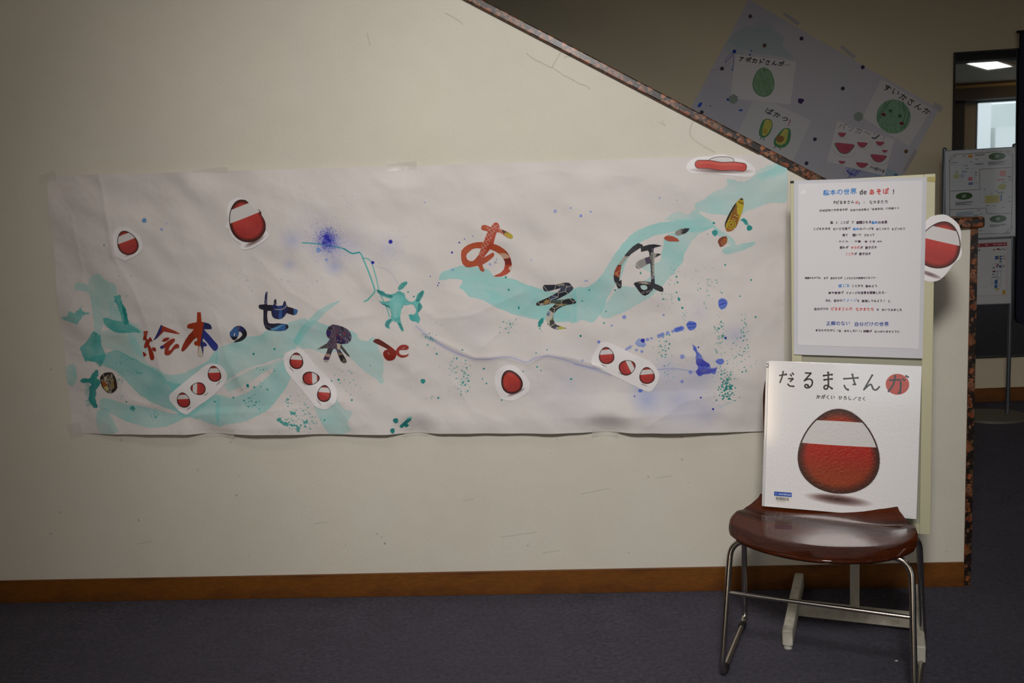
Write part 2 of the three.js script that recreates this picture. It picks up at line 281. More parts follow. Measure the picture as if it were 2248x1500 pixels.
// window wall behind the camera
const RW = 7.0, openings = [[-0.9, 0.1, 0.95, 2.35], [0.6, 1.6, 0.95, 2.35], [3.6, 4.6, 0.0, 2.35], [6.21, 8.4, 0.45, 2.6]];  // first three openings out of view, placed for frontal daylight; the last shows in the mirror
{
  const s = new THREE.Shape(); s.moveTo(-3.3, 0); s.lineTo(10, 0); s.lineTo(10, 2.85); s.lineTo(-3.3, 2.85); s.closePath();
  for (const [a, b, c, d] of openings) { const h = new THREE.Path(); h.moveTo(a, Math.max(c, 0.02)); h.lineTo(a, d); h.lineTo(b, d); h.lineTo(b, Math.max(c, 0.02)); h.closePath(); s.holes.push(h); }
  struct('wall_rear', new THREE.ExtrudeGeometry(s, { depth: 0.2, bevelEnabled: false }).translate(0, 0, RW), roomMat);
  struct('trim_5', box(-3.3, 2.6, RW - 0.3, 10, 2.78, RW), beamMat);
  const frameMat = std({ color: 0x4c4d52, metalness: 0.5, roughness: 0.45 }), glassMat = phys({ color: 0xffffff, transmission: 1, thickness: 0, roughness: 0.02, ior: 1.5, specularIntensity: 0.4 });
  openings.forEach(([a, b, c, d], i) => {
    c = Math.max(c, 0.02);
    const t = new THREE.Group(); t.name = 'window_' + (i + 1); t.userData.kind = 'structure'; scene.add(t);
    obj('window_frame', [box(a, c, RW + 0.05, a + 0.05, d, RW + 0.13), box(b - 0.05, c, RW + 0.05, b, d, RW + 0.13), box(a, c, RW + 0.05, b, c + 0.05, RW + 0.13), box(a, d - 0.03, RW + 0.05, b, d, RW + 0.13)], frameMat, t);
    obj('pane', box(a + 0.05, c + 0.05, RW + 0.085, b - 0.05, d - 0.03, RW + 0.091), glassMat, t);
  });
  struct('trim_6', box(5.62, 0, RW - 0.16, 5.98, 2.6, RW), plaster(0x5d5f66));      // grey column beside the window
}
// ---------------------------------------------------------------- two big paper sheets taped to the wall
const corner = (x, y) => { const p = at(x, y); return [p.x, p.y]; };
// how far the paper stands off the wall: soft waves, folds, a billowing lower edge
const folds = [['px', '930,730 985,755 1042,783 1110,782 1160,798 1200,775 1260,785 1320,805', 0.0022, 0.012], ['px', '222,372 240,470 258,560', 0.002, 0.02], ['px', '255,560 300,640 330,720 360,820', 0.0012, 0.02], ['px', '560,560 640,640 745,700 820,690', 0.0012, 0.03], ['px', '1050,400 1200,375 1400,390', 0.0011, 0.03], ['px', '1500,420 1560,520 1600,640', 0.001, 0.03], ['px', '480,690 500,780 540,860 520,930', 0.001, 0.025],
  ['px', '1600,860 1500,880 1420,930', 0.0012, 0.025], ['px', '880,640 960,700 1040,690 1150,640', 0.0013, 0.025], ['px', '640,780 700,850 780,930', 0.0011, 0.02], ['px', '300,880 420,910 600,900 760,880', 0.0011, 0.02], ['px', '1180,650 1110,720 1060,760', 0.0009, 0.018], ['px', '160,470 190,600 150,700', 0.001, 0.02], ['px', '1000,840 1040,900 1120,930', 0.001, 0.02], ['px', '760,400 700,520 780,600', 0.0008, 0.03]]
  .map(([v, s, h, w]) => [onWall(v, s), h, w]);
function toSegment(x, y, a, b) { const dx = b[0] - a[0], dy = b[1] - a[1], t = Math.max(0, Math.min(1, ((x - a[0]) * dx + (y - a[1]) * dy) / (dx * dx + dy * dy))); return Math.hypot(x - a[0] - t * dx, y - a[1] - t * dy); }
function paperHeight(x, y) {
  const X = x + 0.6, Y = y - 1.1, low = Math.max(0, (0.72 - y) / 0.08), k = Math.min(1, low);
  let s = 0.016 + 0.008 * noise(X * 2.1, Y * 2.6, 1.3) + 0.0135 * noise(X * 4.4 + Y, Y * 5.2, 7.1) + 0.0072 * noise(X * 8.6, Y * 9.4 + X * 4, 3.7) + 0.0011 * noise(X * 19 + Y * 8, Y * 22, 5.2);
  const r = noise(X * 6.5 + Y * 3, Y * 6.5 - X * 2, 11.5); s += 0.0042 * (0.35 - Math.abs(r)); const r2 = noise(X * 12 - Y * 5, Y * 11 + X * 6, 21.3); s += 0.0016 * (0.3 - Math.abs(r2));
  const lf = -1.66 + (1.55 - y) * 0.1 - x; if (lf > 0) s -= lf * 0.035;
  for (const [P, h, w] of folds) { let d = 9; for (let i = 0; i < P.length - 1; i++) d = Math.min(d, toSegment(x, y, P[i], P[i + 1])); if (d < w * 3) s += 2.2 * h * Math.exp(-d / w * 1.6); }
  s += k * (0.016 * Math.max(0, Math.sin(X * 4.4 + 4.6)) + 0.004);
  for (const [a, b, r] of held) { const q = Math.hypot(x - a, (y - b) * 1.3) / r; if (q < 1) s = 0.0012 + (s - 0.0012) * q * q * (3 - 2 * q); }
  return Math.max(0.0012, s);
}
const held = ['103,387', '470,376', '889,364', '1300,350', '161,951', '470,950', '915,950', '1330,948', '1716,945', '1722,560', '1712,345'].map((q) => [...onWall('px', q)[0], 0.11]);
const SHEETS = [
  { c: [corner(103, 387), corner(890, 364.5), corner(913, 950), corner(161, 951)] },
  { c: [corner(887, 365.5), corner(1727, 338), corner(1716, 945), corner(909, 949)], cut: [corner(1698, 335.2), corner(1727, 350.5)] },
];
for (const s of SHEETS) { const X = s.c.map((p) => p[0]), Y = s.c.map((p) => p[1]); s.x0 = Math.min(...X); s.x1 = Math.max(...X); s.y0 = Math.min(...Y); s.y1 = Math.max(...Y); s.W = 2048; s.H = Math.round(2048 * (s.y1 - s.y0) / (s.x1 - s.x0)); [s.canvas, s.ctx] = canvas(s.W, s.H, 'rgb(226,219,217)'); s.k = s.W / (s.x1 - s.x0); }
const toSheet = (s, [x, y]) => [(x - s.x0) * s.k, (s.y1 - y) * s.k];

// paint: a closed wash with an uneven edge, clouded inside
function wash(view, str, color, alpha, { edge = 0.16, rough = 1, cloud = 0.5, dark = null } = {}) {
  const W = onWall(view, str), S0 = seed;
  for (const s of SHEETS) {
    seed = S0;
    const P = W.map((p) => toSheet(s, p)), n = P.length, Q = [];
    if (Math.max(...P.map((p) => p[0])) < 0 || Math.min(...P.map((p) => p[0])) > s.W) { rnd(); continue; }
    for (let i = 0; i < n; i++) {
      const a = P[(i + n - 1) % n], b = P[i], c = P[(i + 1) % n], d = P[(i + 2) % n];
      for (let k = 0; k < 8; k++) {
        const t = k / 8, t2 = t * t, t3 = t2 * t, f = (j) => 0.5 * (2 * b[j] + (c[j] - a[j]) * t + (2 * a[j] - 5 * b[j] + 4 * c[j] - d[j]) * t2 + (3 * b[j] - a[j] - 3 * c[j] + d[j]) * t3);
        Q.push([f(0) + (rnd() - 0.5) * 4 * rough + noise(i + t, n, 4) * 7 * rough, f(1) + (rnd() - 0.5) * 4 * rough + noise(i + t, n, 9) * 7 * rough]);
      }
    }
    const x = s.ctx, path = () => { x.beginPath(); Q.forEach((q, i) => x[i ? 'lineTo' : 'moveTo'](...q)); x.closePath(); };
    x.save(); path(); x.fillStyle = 'rgba(' + color + ',' + alpha + ')'; x.fill(); path(); x.clip();
    const bx = Q.map((q) => q[0]), by = Q.map((q) => q[1]), x0 = Math.min(...bx), x1 = Math.max(...bx), y0 = Math.min(...by), y1 = Math.max(...by), m = Math.max(8, Math.min(60, (x1 - x0) * (y1 - y0) / 9000));
    for (let i = 0; i < m * cloud * 3; i++) {
      const r = 20 + rnd() * 90 * Math.min(1, (x1 - x0) / 220), cx = x0 + rnd() * (x1 - x0), cy = y0 + rnd() * (y1 - y0), g = x.createRadialGradient(cx, cy, 0, cx, cy, r), l = rnd() < 0.45;
      g.addColorStop(0, 'rgba(' + (l ? '226,219,217' : dark || color) + ',' + 0.3 * cloud + ')'); g.addColorStop(1, 'rgba(' + (l ? '226,219,217' : dark || color) + ',0)');
      x.fillStyle = g; x.fillRect(cx - r, cy - r, 2 * r, 2 * r);
    }
    { // brush streaks along the length of the wash
      const mx = bx.reduce((a, b) => a + b, 0) / bx.length, my = by.reduce((a, b) => a + b, 0) / by.length; let xx = 0, yy = 0, xy = 0; Q.forEach((q) => { xx += (q[0] - mx) ** 2; yy += (q[1] - my) ** 2; xy += (q[0] - mx) * (q[1] - my); });
      const th = 0.5 * Math.atan2(2 * xy, xx - yy), L = Math.hypot(x1 - x0, y1 - y0) / 2, ns = Math.round(m * 1.6); x.lineCap = 'round';
      for (let i = 0; i < ns; i++) { const o = (rnd() - 0.5) * 2 * L * 0.6, a = (rnd() - 0.5) * 2 * L, l = L * (0.2 + rnd() * 0.6), b = th + (rnd() - 0.5) * 0.25, cx = mx - Math.sin(th) * o + Math.cos(th) * a, cy = my + Math.cos(th) * o + Math.sin(th) * a; x.strokeStyle = 'rgba(' + (rnd() < 0.5 ? '226,219,217' : dark || color) + ',' + 0.05 * (0.5 + rnd()) + ')'; x.lineWidth = 4 + rnd() * 16; x.beginPath(); x.moveTo(cx - Math.cos(b) * l, cy - Math.sin(b) * l); x.quadraticCurveTo(cx + Math.sin(b) * 14, cy - Math.cos(b) * 14, cx + Math.cos(b) * l, cy + Math.sin(b) * l); x.stroke(); }
    }
    x.restore(); path(); x.lineWidth = 5; x.strokeStyle = 'rgba(' + (dark || color) + ',' + alpha * edge + ')'; x.stroke(); path(); x.lineWidth = 2; x.stroke();
  }
}
function eachSheet(f) { const S0 = seed; for (const s of SHEETS) { seed = S0; f(s, s.ctx, (v, u, w) => toSheet(s, onWall(v, u + ',' + w)[0])); } }
const drop = (view, list, color, alpha) => eachSheet((s, x, T) => { for (const [u, v, rx, ry = rx] of list) { const [a, b] = T(view, u, v), k = s.k / 653 / VIEW[view][2]; x.fillStyle = 'rgba(' + color + ',' + alpha + ')'; x.beginPath(); const ph = rnd() * 6; for (let i = 0; i < 22; i++) { const t = i / 22 * 6.283, q = 1 + 0.06 * Math.sin(3 * t + ph) + (rnd() - 0.5) * 0.1; x.lineTo(a + rx * k * q * Math.cos(t), b + ry * k * q * Math.sin(t)); } x.fill(); x.lineWidth = 1.5; x.strokeStyle = 'rgba(' + color + ',' + alpha * 0.5 + ')'; x.stroke(); } });
const stroke = (view, str, w, color, alpha) => eachSheet((s, x) => { x.strokeStyle = 'rgba(' + color + ',' + alpha + ')'; x.lineWidth = w * s.k / 653 / VIEW[view][2]; x.lineCap = x.lineJoin = 'round'; x.beginPath(); const P = onWall(view, str).map((p) => toSheet(s, p)); x.moveTo(...P[0]); for (let i = 1; i < P.length - 1; i++) x.quadraticCurveTo(...P[i], (P[i][0] + P[i + 1][0]) / 2, (P[i][1] + P[i + 1][1]) / 2); x.lineTo(...P[P.length - 1]); x.stroke(); });
const halo = (view, u, v, r, color, alpha) => eachSheet((s, x, T) => { const [a, b] = T(view, u, v), R = r * s.k / 653 / VIEW[view][2], g = x.createRadialGradient(a, b, 0, a, b, R); for (let i = 0; i <= 6; i++) g.addColorStop(i / 6, 'rgba(' + color + ',' + alpha * Math.pow(1 - i / 6, 1.6) + ')'); x.fillStyle = g; x.fillRect(a - R, b - R, 2 * R, 2 * R); });
const spatter = (view, u, v, su, sv, n, r0, r1, color, alpha) => eachSheet((s, x, T) => { for (let i = 0; i < n; i++) { const [a, b] = T(view, (u + gauss() * su).toFixed(1), (v + gauss() * sv).toFixed(1)), k = s.k / 653 / VIEW[view][2], r = (r0 + rnd() * rnd() * (r1 - r0)) * k; x.fillStyle = 'rgba(' + color + ',' + alpha * (0.5 + rnd() * 0.5) + ')'; x.beginPath(); x.ellipse(a, b, r * (0.8 + rnd() * 0.5), r, rnd() * 3, 0, 7); x.fill(); } });

const TEAL = '122,208,206', DEEP = '0,134,130', MID = '48,176,170', BLUE = '52,84,214', NAVY = '22,24,170', SOFT = '118,140,226';
// left sheet: wash along the edge, the long wave, tall patch
wash('p1', '205,690 230,680 270,690 285,650 330,640 365,670 410,695 412,745 385,800 380,860 345,880 330,930 310,950 300,900 290,820 275,740 240,720 205,715', TEAL, 0.34);
wash('p1', '380,780 410,790 430,840 440,880 385,875', TEAL, 0.3);
wash('p1', '460,880 490,880 520,900 545,935 560,1000 545,1050 500,1030 470,960', TEAL, 0.28);
wash('p1', '145,1110 190,1090 205,1120 205,1170 180,1200 150,1170', TEAL, 0.3);
wash('p1', '310,1320 360,1310 380,1350 410,1395 420,1420 380,1435 340,1435 315,1410 305,1370', TEAL, 0.36);
wash('p1', '320,940 400,915 470,925 520,990 545,1060 590,1110 560,1110 480,1060 400,1020 335,1000', TEAL, 0.3);
wash('p1', '250,1062 330,1045 400,1020 470,1050 530,1082 590,1112 640,1140 690,1180 760,1190 800,1240 760,1330 700,1320 620,1290 560,1262 510,1228 450,1168 400,1122 330,1092', '92,190,188', 0.54, { dark: '56,164,162' });
wash('p1', '320,1270 350,1258 430,1280 500,1292 560,1302 640,1322 720,1330 800,1300 860,1262 914,1244 914,1388 820,1360 760,1350 700,1378 640,1397 560,1397 480,1377 420,1352 360,1322 320,1310', TEAL, 0.46);
wash('p1', '560,1095 620,1112 680,1140 740,1132 830,1090 870,1062 912,1022 914,1192 870,1270 800,1330 740,1350 700,1290 690,1210 640,1160', TEAL, 0.42);
wash('p1', '345,860 400,870 460,880 510,910 525,930 460,930 400,925 350,890', MID, 0.6, { dark: DEEP });
wash('p1', '400,750 430,745 440,790 460,850 465,885 440,880 425,830 415,800 400,770', MID, 0.7, { rough: 1.6, dark: DEEP });
wash('p1', '430,780 440,790 462,850 467,885 450,880 440,830', DEEP, 0.75, { rough: 1.5 });
wash('p1', '125,860 165,850 180,825 210,830 240,795 240,820 275,835 240,850 215,885 185,880 160,870', MID, 0.5, { rough: 1.6 });
wash('p1', '225,1010 260,975 290,930 315,935 330,975 335,1010 345,1060 320,1078 270,1072 250,1075 235,1040', MID, 0.62, { rough: 1.6, dark: DEEP });
wash('p1', '285,940 300,928 312,938 305,952 290,952', DEEP, 0.6);
wash('p1', '300,1075 340,1070 330,1095 320,1100', DEEP, 0.25);
wash('p1', '230,1165 275,1155 295,1128 308,1120 315,1130 306,1160 322,1185 304,1210 296,1250 308,1302 285,1300 263,1270 268,1210 282,1190 235,1182', DEEP, 0.78, { rough: 1.8, dark: '0,100,96' });
for (let i = 0; i < 26; i++) { const v = 1165 + i * 5.2; stroke('p1', (268 + rnd() * 10) + ',' + v + ' ' + (240 + rnd() * 18) + ',' + (v + rnd() * 10), 2.4, DEEP, 0.5); }
wash('p1', '480,1300 492,1296 500,1310 490,1320 478,1312', DEEP, 0.8);
spatter('p1', 600, 1330, 10, 18, 26, 1.5, 4, DEEP, 0.8); spatter('p1', 425, 1160, 9, 22, 24, 1.5, 4, DEEP, 0.8); spatter('p1', 515, 1132, 10, 5, 12, 2, 4.5, DEEP, 0.8); spatter('p1', 440, 1070, 25, 20, 9, 2, 4, DEEP, 0.7); spatter('p1', 430, 1250, 8, 8, 6, 2, 3, DEEP, 0.7);
drop('p1', [[548, 373, 11], [1062, 1193, 7], [462, 747, 3], [357, 495, 4], [429, 648, 2], [486, 648, 2], [987, 1255, 4], [895, 1275, 5], [458, 1275, 5]], DEEP, 0.6); drop('p1', [[548, 373, 12], [635, 417, 7], [660, 388, 3]], SOFT, 0.55);
spatter('p1', 1075, 1265, 14, 28, 16, 2, 5.5, DEEP, 0.8);
// middle of the left sheet
wash('p2', '0,1005 75,965 150,935 225,925 265,895 330,885 395,850 450,838 470,860 440,900 420,950 400,1000 350,1010 340,1040 280,1055 200,1080 120,1110 60,1150 0,1180', TEAL, 0.4);
wash('p2', '395,950 440,880 500,850 560,870 700,905 730,945 770,955 800,935 830,990 852,1060 848,1130 850,1172 800,1140 740,1095 700,1055 640,1010 560,1020 500,1000 430,990', TEAL, 0.36);
wash('p2', '400,960 420,910 460,860 510,810 560,775 620,750 628,755 570,800 520,850 470,900 440,940 420,970', TEAL, 0.42, { rough: 0.6 });
wash('p2', '40,1180 100,1140 180,1100 260,1078 320,1050 350,1050 300,1085 220,1130 140,1180 60,1215', TEAL, 0.3);
wash('p2', '0,1240 60,1250 130,1230 200,1190 260,1140 300,1090 330,1060 360,1060 385,1110 360,1180 320,1240 270,1300 200,1340 120,1370 40,1385 0,1387', TEAL, 0.48);
for (let i = 0; i < 5; i++) stroke('p2', (330 + i * 9) + ',' + (1120 + i * 5) + ' ' + (270 + i * 9) + ',' + (1230 + i * 5) + ' ' + (180 + i * 6) + ',' + (1310 + i * 4), 3.5, '226,219,217', 0.28);
wash('p2', '470,1200 600,1240 650,1300 695,1320 672,1370 692,1410 640,1432 580,1432 540,1370 510,1310', TEAL, 0.34);
stroke('p2', '440,452 500,455 560,465 620,475 660,485 690,510 735,497 748,530 775,590 800,660 815,700 790,725 770,748 755,752', 7.5, MID, 0.72);
stroke('p2', '745,530 782,530 800,570 820,640 830,690 850,740 870,780 885,830', 6, MID, 0.6);
stroke('p2', '650,482 690,512 730,500', 7, DEEP, 0.5);
stroke('p2', '800,570 860,580 900,610 930,660', 5, '190,186,214', 0.5);
wash('p2', '820,690 850,700 870,715 900,715 930,700 960,710 970,740 1000,755 1020,740 1040,705 1057,700 1055,720 1040,750 1052,780 1030,810 1040,840 1030,860 1000,850 985,820 1010,820 1020,790 1000,765 960,770 945,790 940,830 945,870 957,900 940,890 925,860 905,850 885,870 886,890 865,880 868,855 890,840 890,800 880,775 850,765 830,750 855,755 880,750 900,740 870,730 840,720', '84,190,186', 0.78, { rough: 1.1, dark: DEEP });
wash('p2', '890,740 930,715 960,735 945,780 935,830 905,835 900,790', TEAL, 0.75, { rough: 1 });
for (const s of ['822,692 850,702 880,716 900,722 890,732 860,722 835,712', '1022,742 1045,702 1057,700 1050,728 1032,752', '862,868 880,848 896,846 884,862 880,888 866,880', '842,762 878,772 884,784 858,772', '930,862 945,868 955,900 944,892', '1035,760 1052,780 1034,808 1030,790']) wash('p2', s, '0,112,114', 0.8, { rough: 0.7 });
wash('p2', '930,685 945,660 970,650 976,660 955,685 935,692', DEEP, 0.75, { rough: 0.7 });
drop('p2', [[918, 1360, 14], [970, 1388, 11], [902, 1412, 11, 14]], '0,120,118', 0.85); stroke('p2', '946,1392 988,1354', 19, '0,116,114', 0.85); stroke('p2', '980,1350 996,1344', 12, TEAL, 0.7);
drop('p2', [[981, 703, 4], [1009, 727, 4], [296, 996, 6], [187, 1022, 6], [158, 1184, 8, 10], [80, 1248, 4], [692, 1257, 5], [620, 1156, 6], [582, 1163, 5]], DEEP, 0.75);
spatter('p2', 240, 1105, 40, 6, 9, 2, 5, DEEP, 0.7); spatter('p2', 180, 1275, 34, 16, 24, 2, 6, DEEP, 0.75); spatter('p2', 225, 1200, 20, 16, 10, 2, 6, DEEP, 0.75); spatter('p2', 365, 1270, 10, 12, 8, 3, 8, DEEP, 0.7);
for (const s of ['320,1345 335,1350 350,1362 372,1372 365,1384 340,1372 322,1360', '375,1365 400,1378 430,1395 425,1415 415,1390 385,1380', '380,1312 405,1318 408,1330 385,1326', '445,1362 465,1358 468,1368 450,1376']) wash('p2', s, DEEP, 0.72, { rough: 2 });
spatter('p2', 420, 1360, 48, 34, 110, 1.5, 6, DEEP, 0.75); spatter('p2', 470, 1300, 30, 40, 50, 1.2, 4, DEEP, 0.6); spatter('p2', 650, 1150, 55, 50, 40, 1.5, 5, DEEP, 0.6);
halo('p2', 568, 440, 80, '60,70,214', 0.6); halo('p2', 575, 470, 150, '90,104,214', 0.28); halo('p2', 385, 440, 95, SOFT, 0.3); halo('p2', 600, 575, 75, SOFT, 0.36); halo('p2', 370, 562, 60, SOFT, 0.26); halo('p2', 700, 470, 140, SOFT, 0.16); halo('p2', 880, 480, 110, SOFT, 0.18); halo('p2', 500, 380, 160, SOFT, 0.12);
spatter('p2', 565, 435, 22, 28, 700, 1, 3.2, NAVY, 0.62); spatter('p2', 570, 440, 45, 50, 650, 0.8, 2.4, NAVY, 0.45); spatter('p2', 560, 420, 95, 70, 420, 0.7, 2, '40,44,150', 0.35);
drop('p2', [[563, 425, 11, 14], [552, 420, 7], [575, 440, 8], [545, 452, 7]], NAVY, 0.6); drop('p2', [[518, 490, 13], [558, 540, 7]], '90,140,224', 0.55);
drop('p2', [[891, 446, 10], [799, 553, 8]], NAVY, 0.92); spatter('p2', 880, 480, 60, 40, 60, 0.8, 2.6, '40,50,170', 0.35);
spatter('p2', 430, 640, 90, 26, 26, 2, 7, '150,150,190', 0.3); spatter('p2', 130, 640, 80, 50, 30, 1.5, 5, '120,130,140', 0.3);
spatter('p2', 700, 250, 40, 40, 12, 1, 3, NAVY, 0.3); spatter('p2', 1090, 950, 12, 14, 9, 3, 7, DEEP, 0.7);
// right sheet
wash('p3', '245,655 262,615 330,592 400,590 480,600 520,640 580,645 650,665 720,690 780,710 870,718 932,706 934,858 900,866 860,870 780,860 700,850 620,830 560,805 500,775 450,750 400,740 370,710 345,690 362,660 300,650', TEAL, 0.56);
wash('p3', '470,700 600,750 760,790 900,780 900,850 780,850 640,820 540,780', TEAL, 0.2);
stroke('p3', '130,890 180,930 230,970 300,1010 360,1035 430,1055 490,1055 560,1040 610,1045 650,1060 690,1075 730,1045 790,1035 860,1050 940,1080 1020,1105 1110,1135', 7, '150,158,206', 0.42);
stroke('p3', '230,970 300,1010 360,1035', 14, '170,176,214', 0.3); for (const w of [18, 34]) stroke('p3', '130,890 180,930 230,970 300,1010 360,1035 430,1055 490,1055 560,1040 610,1045 650,1060 690,1075 730,1045 790,1035 860,1050 940,1080 1020,1105 1110,1135', w, '160,168,212', 0.09);
halo('p3', 430, 900, 120, SOFT, 0.06); halo('p3', 900, 1180, 260, SOFT, 0.13);
drop('p3', [[163, 1165, 12], [240, 1250, 5], [231, 1028, 5], [469, 1103, 6, 4], [957, 938, 5], [909, 1156, 6, 4], [559, 1261, 4], [738, 1093, 4], [668, 1116, 3], [757, 1111, 3], [733, 1023, 3], [788, 1006, 3], [579, 643, 5, 6], [594, 706, 5], [645, 797, 4, 8], [965, 762, 5], [1075, 873, 4], [362, 1007, 5, 3], [482, 1178, 4], [462, 1155, 3]], DEEP, 0.8);
wash('p3', '742,872 758,852 768,856 766,872 752,892 744,888', DEEP, 0.8, { rough: 1.2 }); spatter('p3', 755, 900, 4, 8, 8, 1.5, 4, DEEP, 0.8);
spatter('p3', 375, 1160, 16, 36, 60, 1.5, 5.5, DEEP, 0.75); spatter('p3', 315, 1080, 22, 30, 30, 1.5, 5.5, DEEP, 0.7); spatter('p3', 200, 965, 14, 18, 18, 2, 6, DEEP, 0.7); spatter('p3', 600, 890, 24, 28, 34, 1.3, 4.5, DEEP, 0.7); spatter('p3', 345, 1190, 25, 40, 30, 1, 3, DEEP, 0.6); spatter('p3', 220, 1240, 8, 8, 5, 2, 4, DEEP, 0.6);
drop('p3', [[829, 309, 9], [959, 332, 7], [907, 293, 5], [172, 264, 4], [708, 553, 4], [500, 577, 7], [311, 605, 6], [1049, 967, 8], [1010, 312, 4], [980, 660, 4]], SOFT, 0.5);
drop('p3', [[308, 517, 5], [345, 467, 4], [236, 684, 3], [242, 671, 3], [199, 637, 2.5], [413, 435, 2], [371, 449, 2.5]], NAVY, 0.8); spatter('p3', 528, 560, 6, 14, 8, 1.5, 3.5, '70,90,150', 0.6); spatter('p3', 240, 900, 40, 60, 14, 1.5, 5, '150,140,190', 0.35);
wash('p4', '0,720 70,700 120,665 160,610 200,545 250,480 320,420 400,390 480,378 560,370 640,374 690,385 690,405 640,425 590,430 520,425 440,440 380,455 320,490 280,540 250,600 230,660 200,700 170,750 150,800 120,850 90,878 40,866 0,866', TEAL, 0.55);
wash('p4', '690,400 620,440 580,480 552,530 540,580 500,630 450,680 400,730 340,775 270,815 200,845 150,858 130,830 180,760 225,700 300,700 385,640 330,600 420,580 440,520 450,460 520,425', TEAL, 0.4);
wash('p4', '600,300 640,270 700,230 760,200 770,165 850,180 900,150 1000,110 1062,85 1062,265 1000,285 900,310 850,330 780,350 700,340 640,330', TEAL, 0.36, { rough: 2 });
wash('p4', '450,370 480,345 520,330 560,345 600,320 640,350 690,385 600,372 520,372', TEAL, 0.26); wash('p4', '900,130 960,105 1062,70 1062,120 980,150 920,170', TEAL, 0.2, { rough: 2 });
wash('p4', '735,520 780,500 830,490 895,480 895,495 850,515 800,530 750,537', TEAL, 0.55); wash('p4', '690,395 740,430 800,478 790,500 740,470 700,430', TEAL, 0.3);
wash('p4', '685,428 700,420 712,432 706,447 696,448 688,440', '0,132,130', 0.88, { rough: 0.6 }); wash('p4', '832,368 846,362 858,372 866,390 856,394 846,384 834,374', '0,132,130', 0.88, { rough: 0.8 });
drop('p4', [[872, 410, 13], [694, 385, 5], [330, 632, 3, 6], [901, 851, 4], [751, 593, 4], [664, 440, 2], [33, 946, 5], [204, 718, 4], [510, 652, 4], [515, 680, 4], [522, 764, 6], [538, 806, 5], [880, 668, 4], [823, 748, 3], [160, 825, 3], [76, 717, 4]], '0,132,126', 0.85);
halo('p4', 520, 1260, 240, SOFT, 0.3); halo('p4', 360, 1260, 110, '100,130,224', 0.34); halo('p4', 640, 1130, 140, SOFT, 0.26); halo('p4', 800, 940, 90, SOFT, 0.24); halo('p4', 460, 1110, 120, SOFT, 0.2); halo('p4', 660, 1330, 130, SOFT, 0.18); halo('p4', 620, 830, 90, SOFT, 0.12); halo('p4', 330, 1200, 140, SOFT, 0.2);
stroke('p4', '0,1085 120,1110 240,1130 420,1112 500,1105 600,1122', 7, '120,136,206', 0.34);
drop('p4', [[738, 785, 22, 27], [582, 893, 24, 23]], '70,104,214', 0.82); stroke('p4', '724,790 752,782', 6, NAVY, 0.5); stroke('p4', '724,772 752,770', 5, NAVY, 0.35); stroke('p4', '562,886 602,884', 6, NAVY, 0.5); stroke('p4', '566,902 600,900', 5, NAVY, 0.35);
stroke('p4', '508,915 534,907', 24, '74,106,216', 0.82); stroke('p4', '508,914 530,906', 5, NAVY, 0.5); drop('p4', [[490, 922, 7], [465, 930, 9], [422, 945, 10], [438, 940, 12], [385, 957, 6], [365, 963, 8], [250, 852, 10], [188, 894, 5], [123, 976, 7], [445, 842, 5], [310, 1015, 6], [337, 1022, 7], [537, 1047, 11], [578, 1125, 9], [537, 1172, 8], [600, 1010, 9]], '96,122,222', 0.6);
wash('p4', '305,980 320,960 345,970 358,990 340,1000 315,995', '110,140,224', 0.7); drop('p4', [[342, 968, 10], [752, 955, 6], [617, 1001, 4], [689, 1306, 5], [629, 1250, 4], [300, 1242, 3]], NAVY, 0.85); wash('p4', '250,1015 275,995 292,992 280,1008 260,1018', SOFT, 0.55);
drop('p4', [[330, 1217, 11, 8], [725, 1072, 20, 15]], '60,92,216', 0.72);
wash('p4', '588,992 600,996 612,1020 640,1060 670,1085 680,1108 708,1102 704,1128 670,1132 640,1136 614,1138 610,1080 604,1030', '60,90,214', 0.72, { rough: 1.3, dark: NAVY }); wash('p4', '612,1060 650,1070 675,1092 650,1096 612,1092', NAVY, 0.55); wash('p4', '612,1112 660,1108 704,1116 660,1128 616,1136', NAVY, 0.6);
spatter('p4', 445, 1015, 18, 40, 36, 2, 6, '0,132,126', 0.8); spatter('p4', 725, 940, 18, 46, 48, 1.6, 6, '0,128,122', 0.8); spatter('p4', 755, 1215, 20, 26, 110, 2, 7, '0,118,116', 0.85); spatter('p4', 765, 1140, 30, 30, 50, 1.6, 5, '0,128,122', 0.8); spatter('p4', 842, 930, 14, 60, 36, 1.6, 5, '0,128,122', 0.75); spatter('p4', 820, 1050, 34, 40, 40, 1.6, 5, '0,128,122', 0.75); spatter('p4', 470, 760, 40, 24, 22, 1.6, 5, '0,132,126', 0.75); spatter('p4', 500, 640, 30, 30, 14, 1.4, 4, '0,132,126', 0.7); spatter('p4', 660, 720, 40, 60, 36, 1.4, 4.5, '0,132,126', 0.65); spatter('p4', 548, 850, 6, 30, 22, 1, 3, '0,132,126', 0.7); spatter('p4', 660, 1000, 70, 90, 90, 0.9, 3, '60,120,150', 0.5); spatter('p4', 470, 1130, 24, 30, 22, 1.4, 4, '0,128,122', 0.7);
stroke('p4', '712,1296 720,1282 728,1290 722,1298 738,1292 748,1278 752,1290 764,1280 772,1270 778,1280 790,1262 796,1270 806,1262', 2.2, '140,190,214', 0.75);
drop('p4', [[35, 350, 7], [81, 328, 4], [425, 260, 5], [512, 272, 3], [65, 671, 5], [128, 668, 3], [42, 1067, 6]], SOFT, 0.45); spatter('p4', 870, 330, 90, 60, 12, 1, 3, '90,100,120', 0.4);

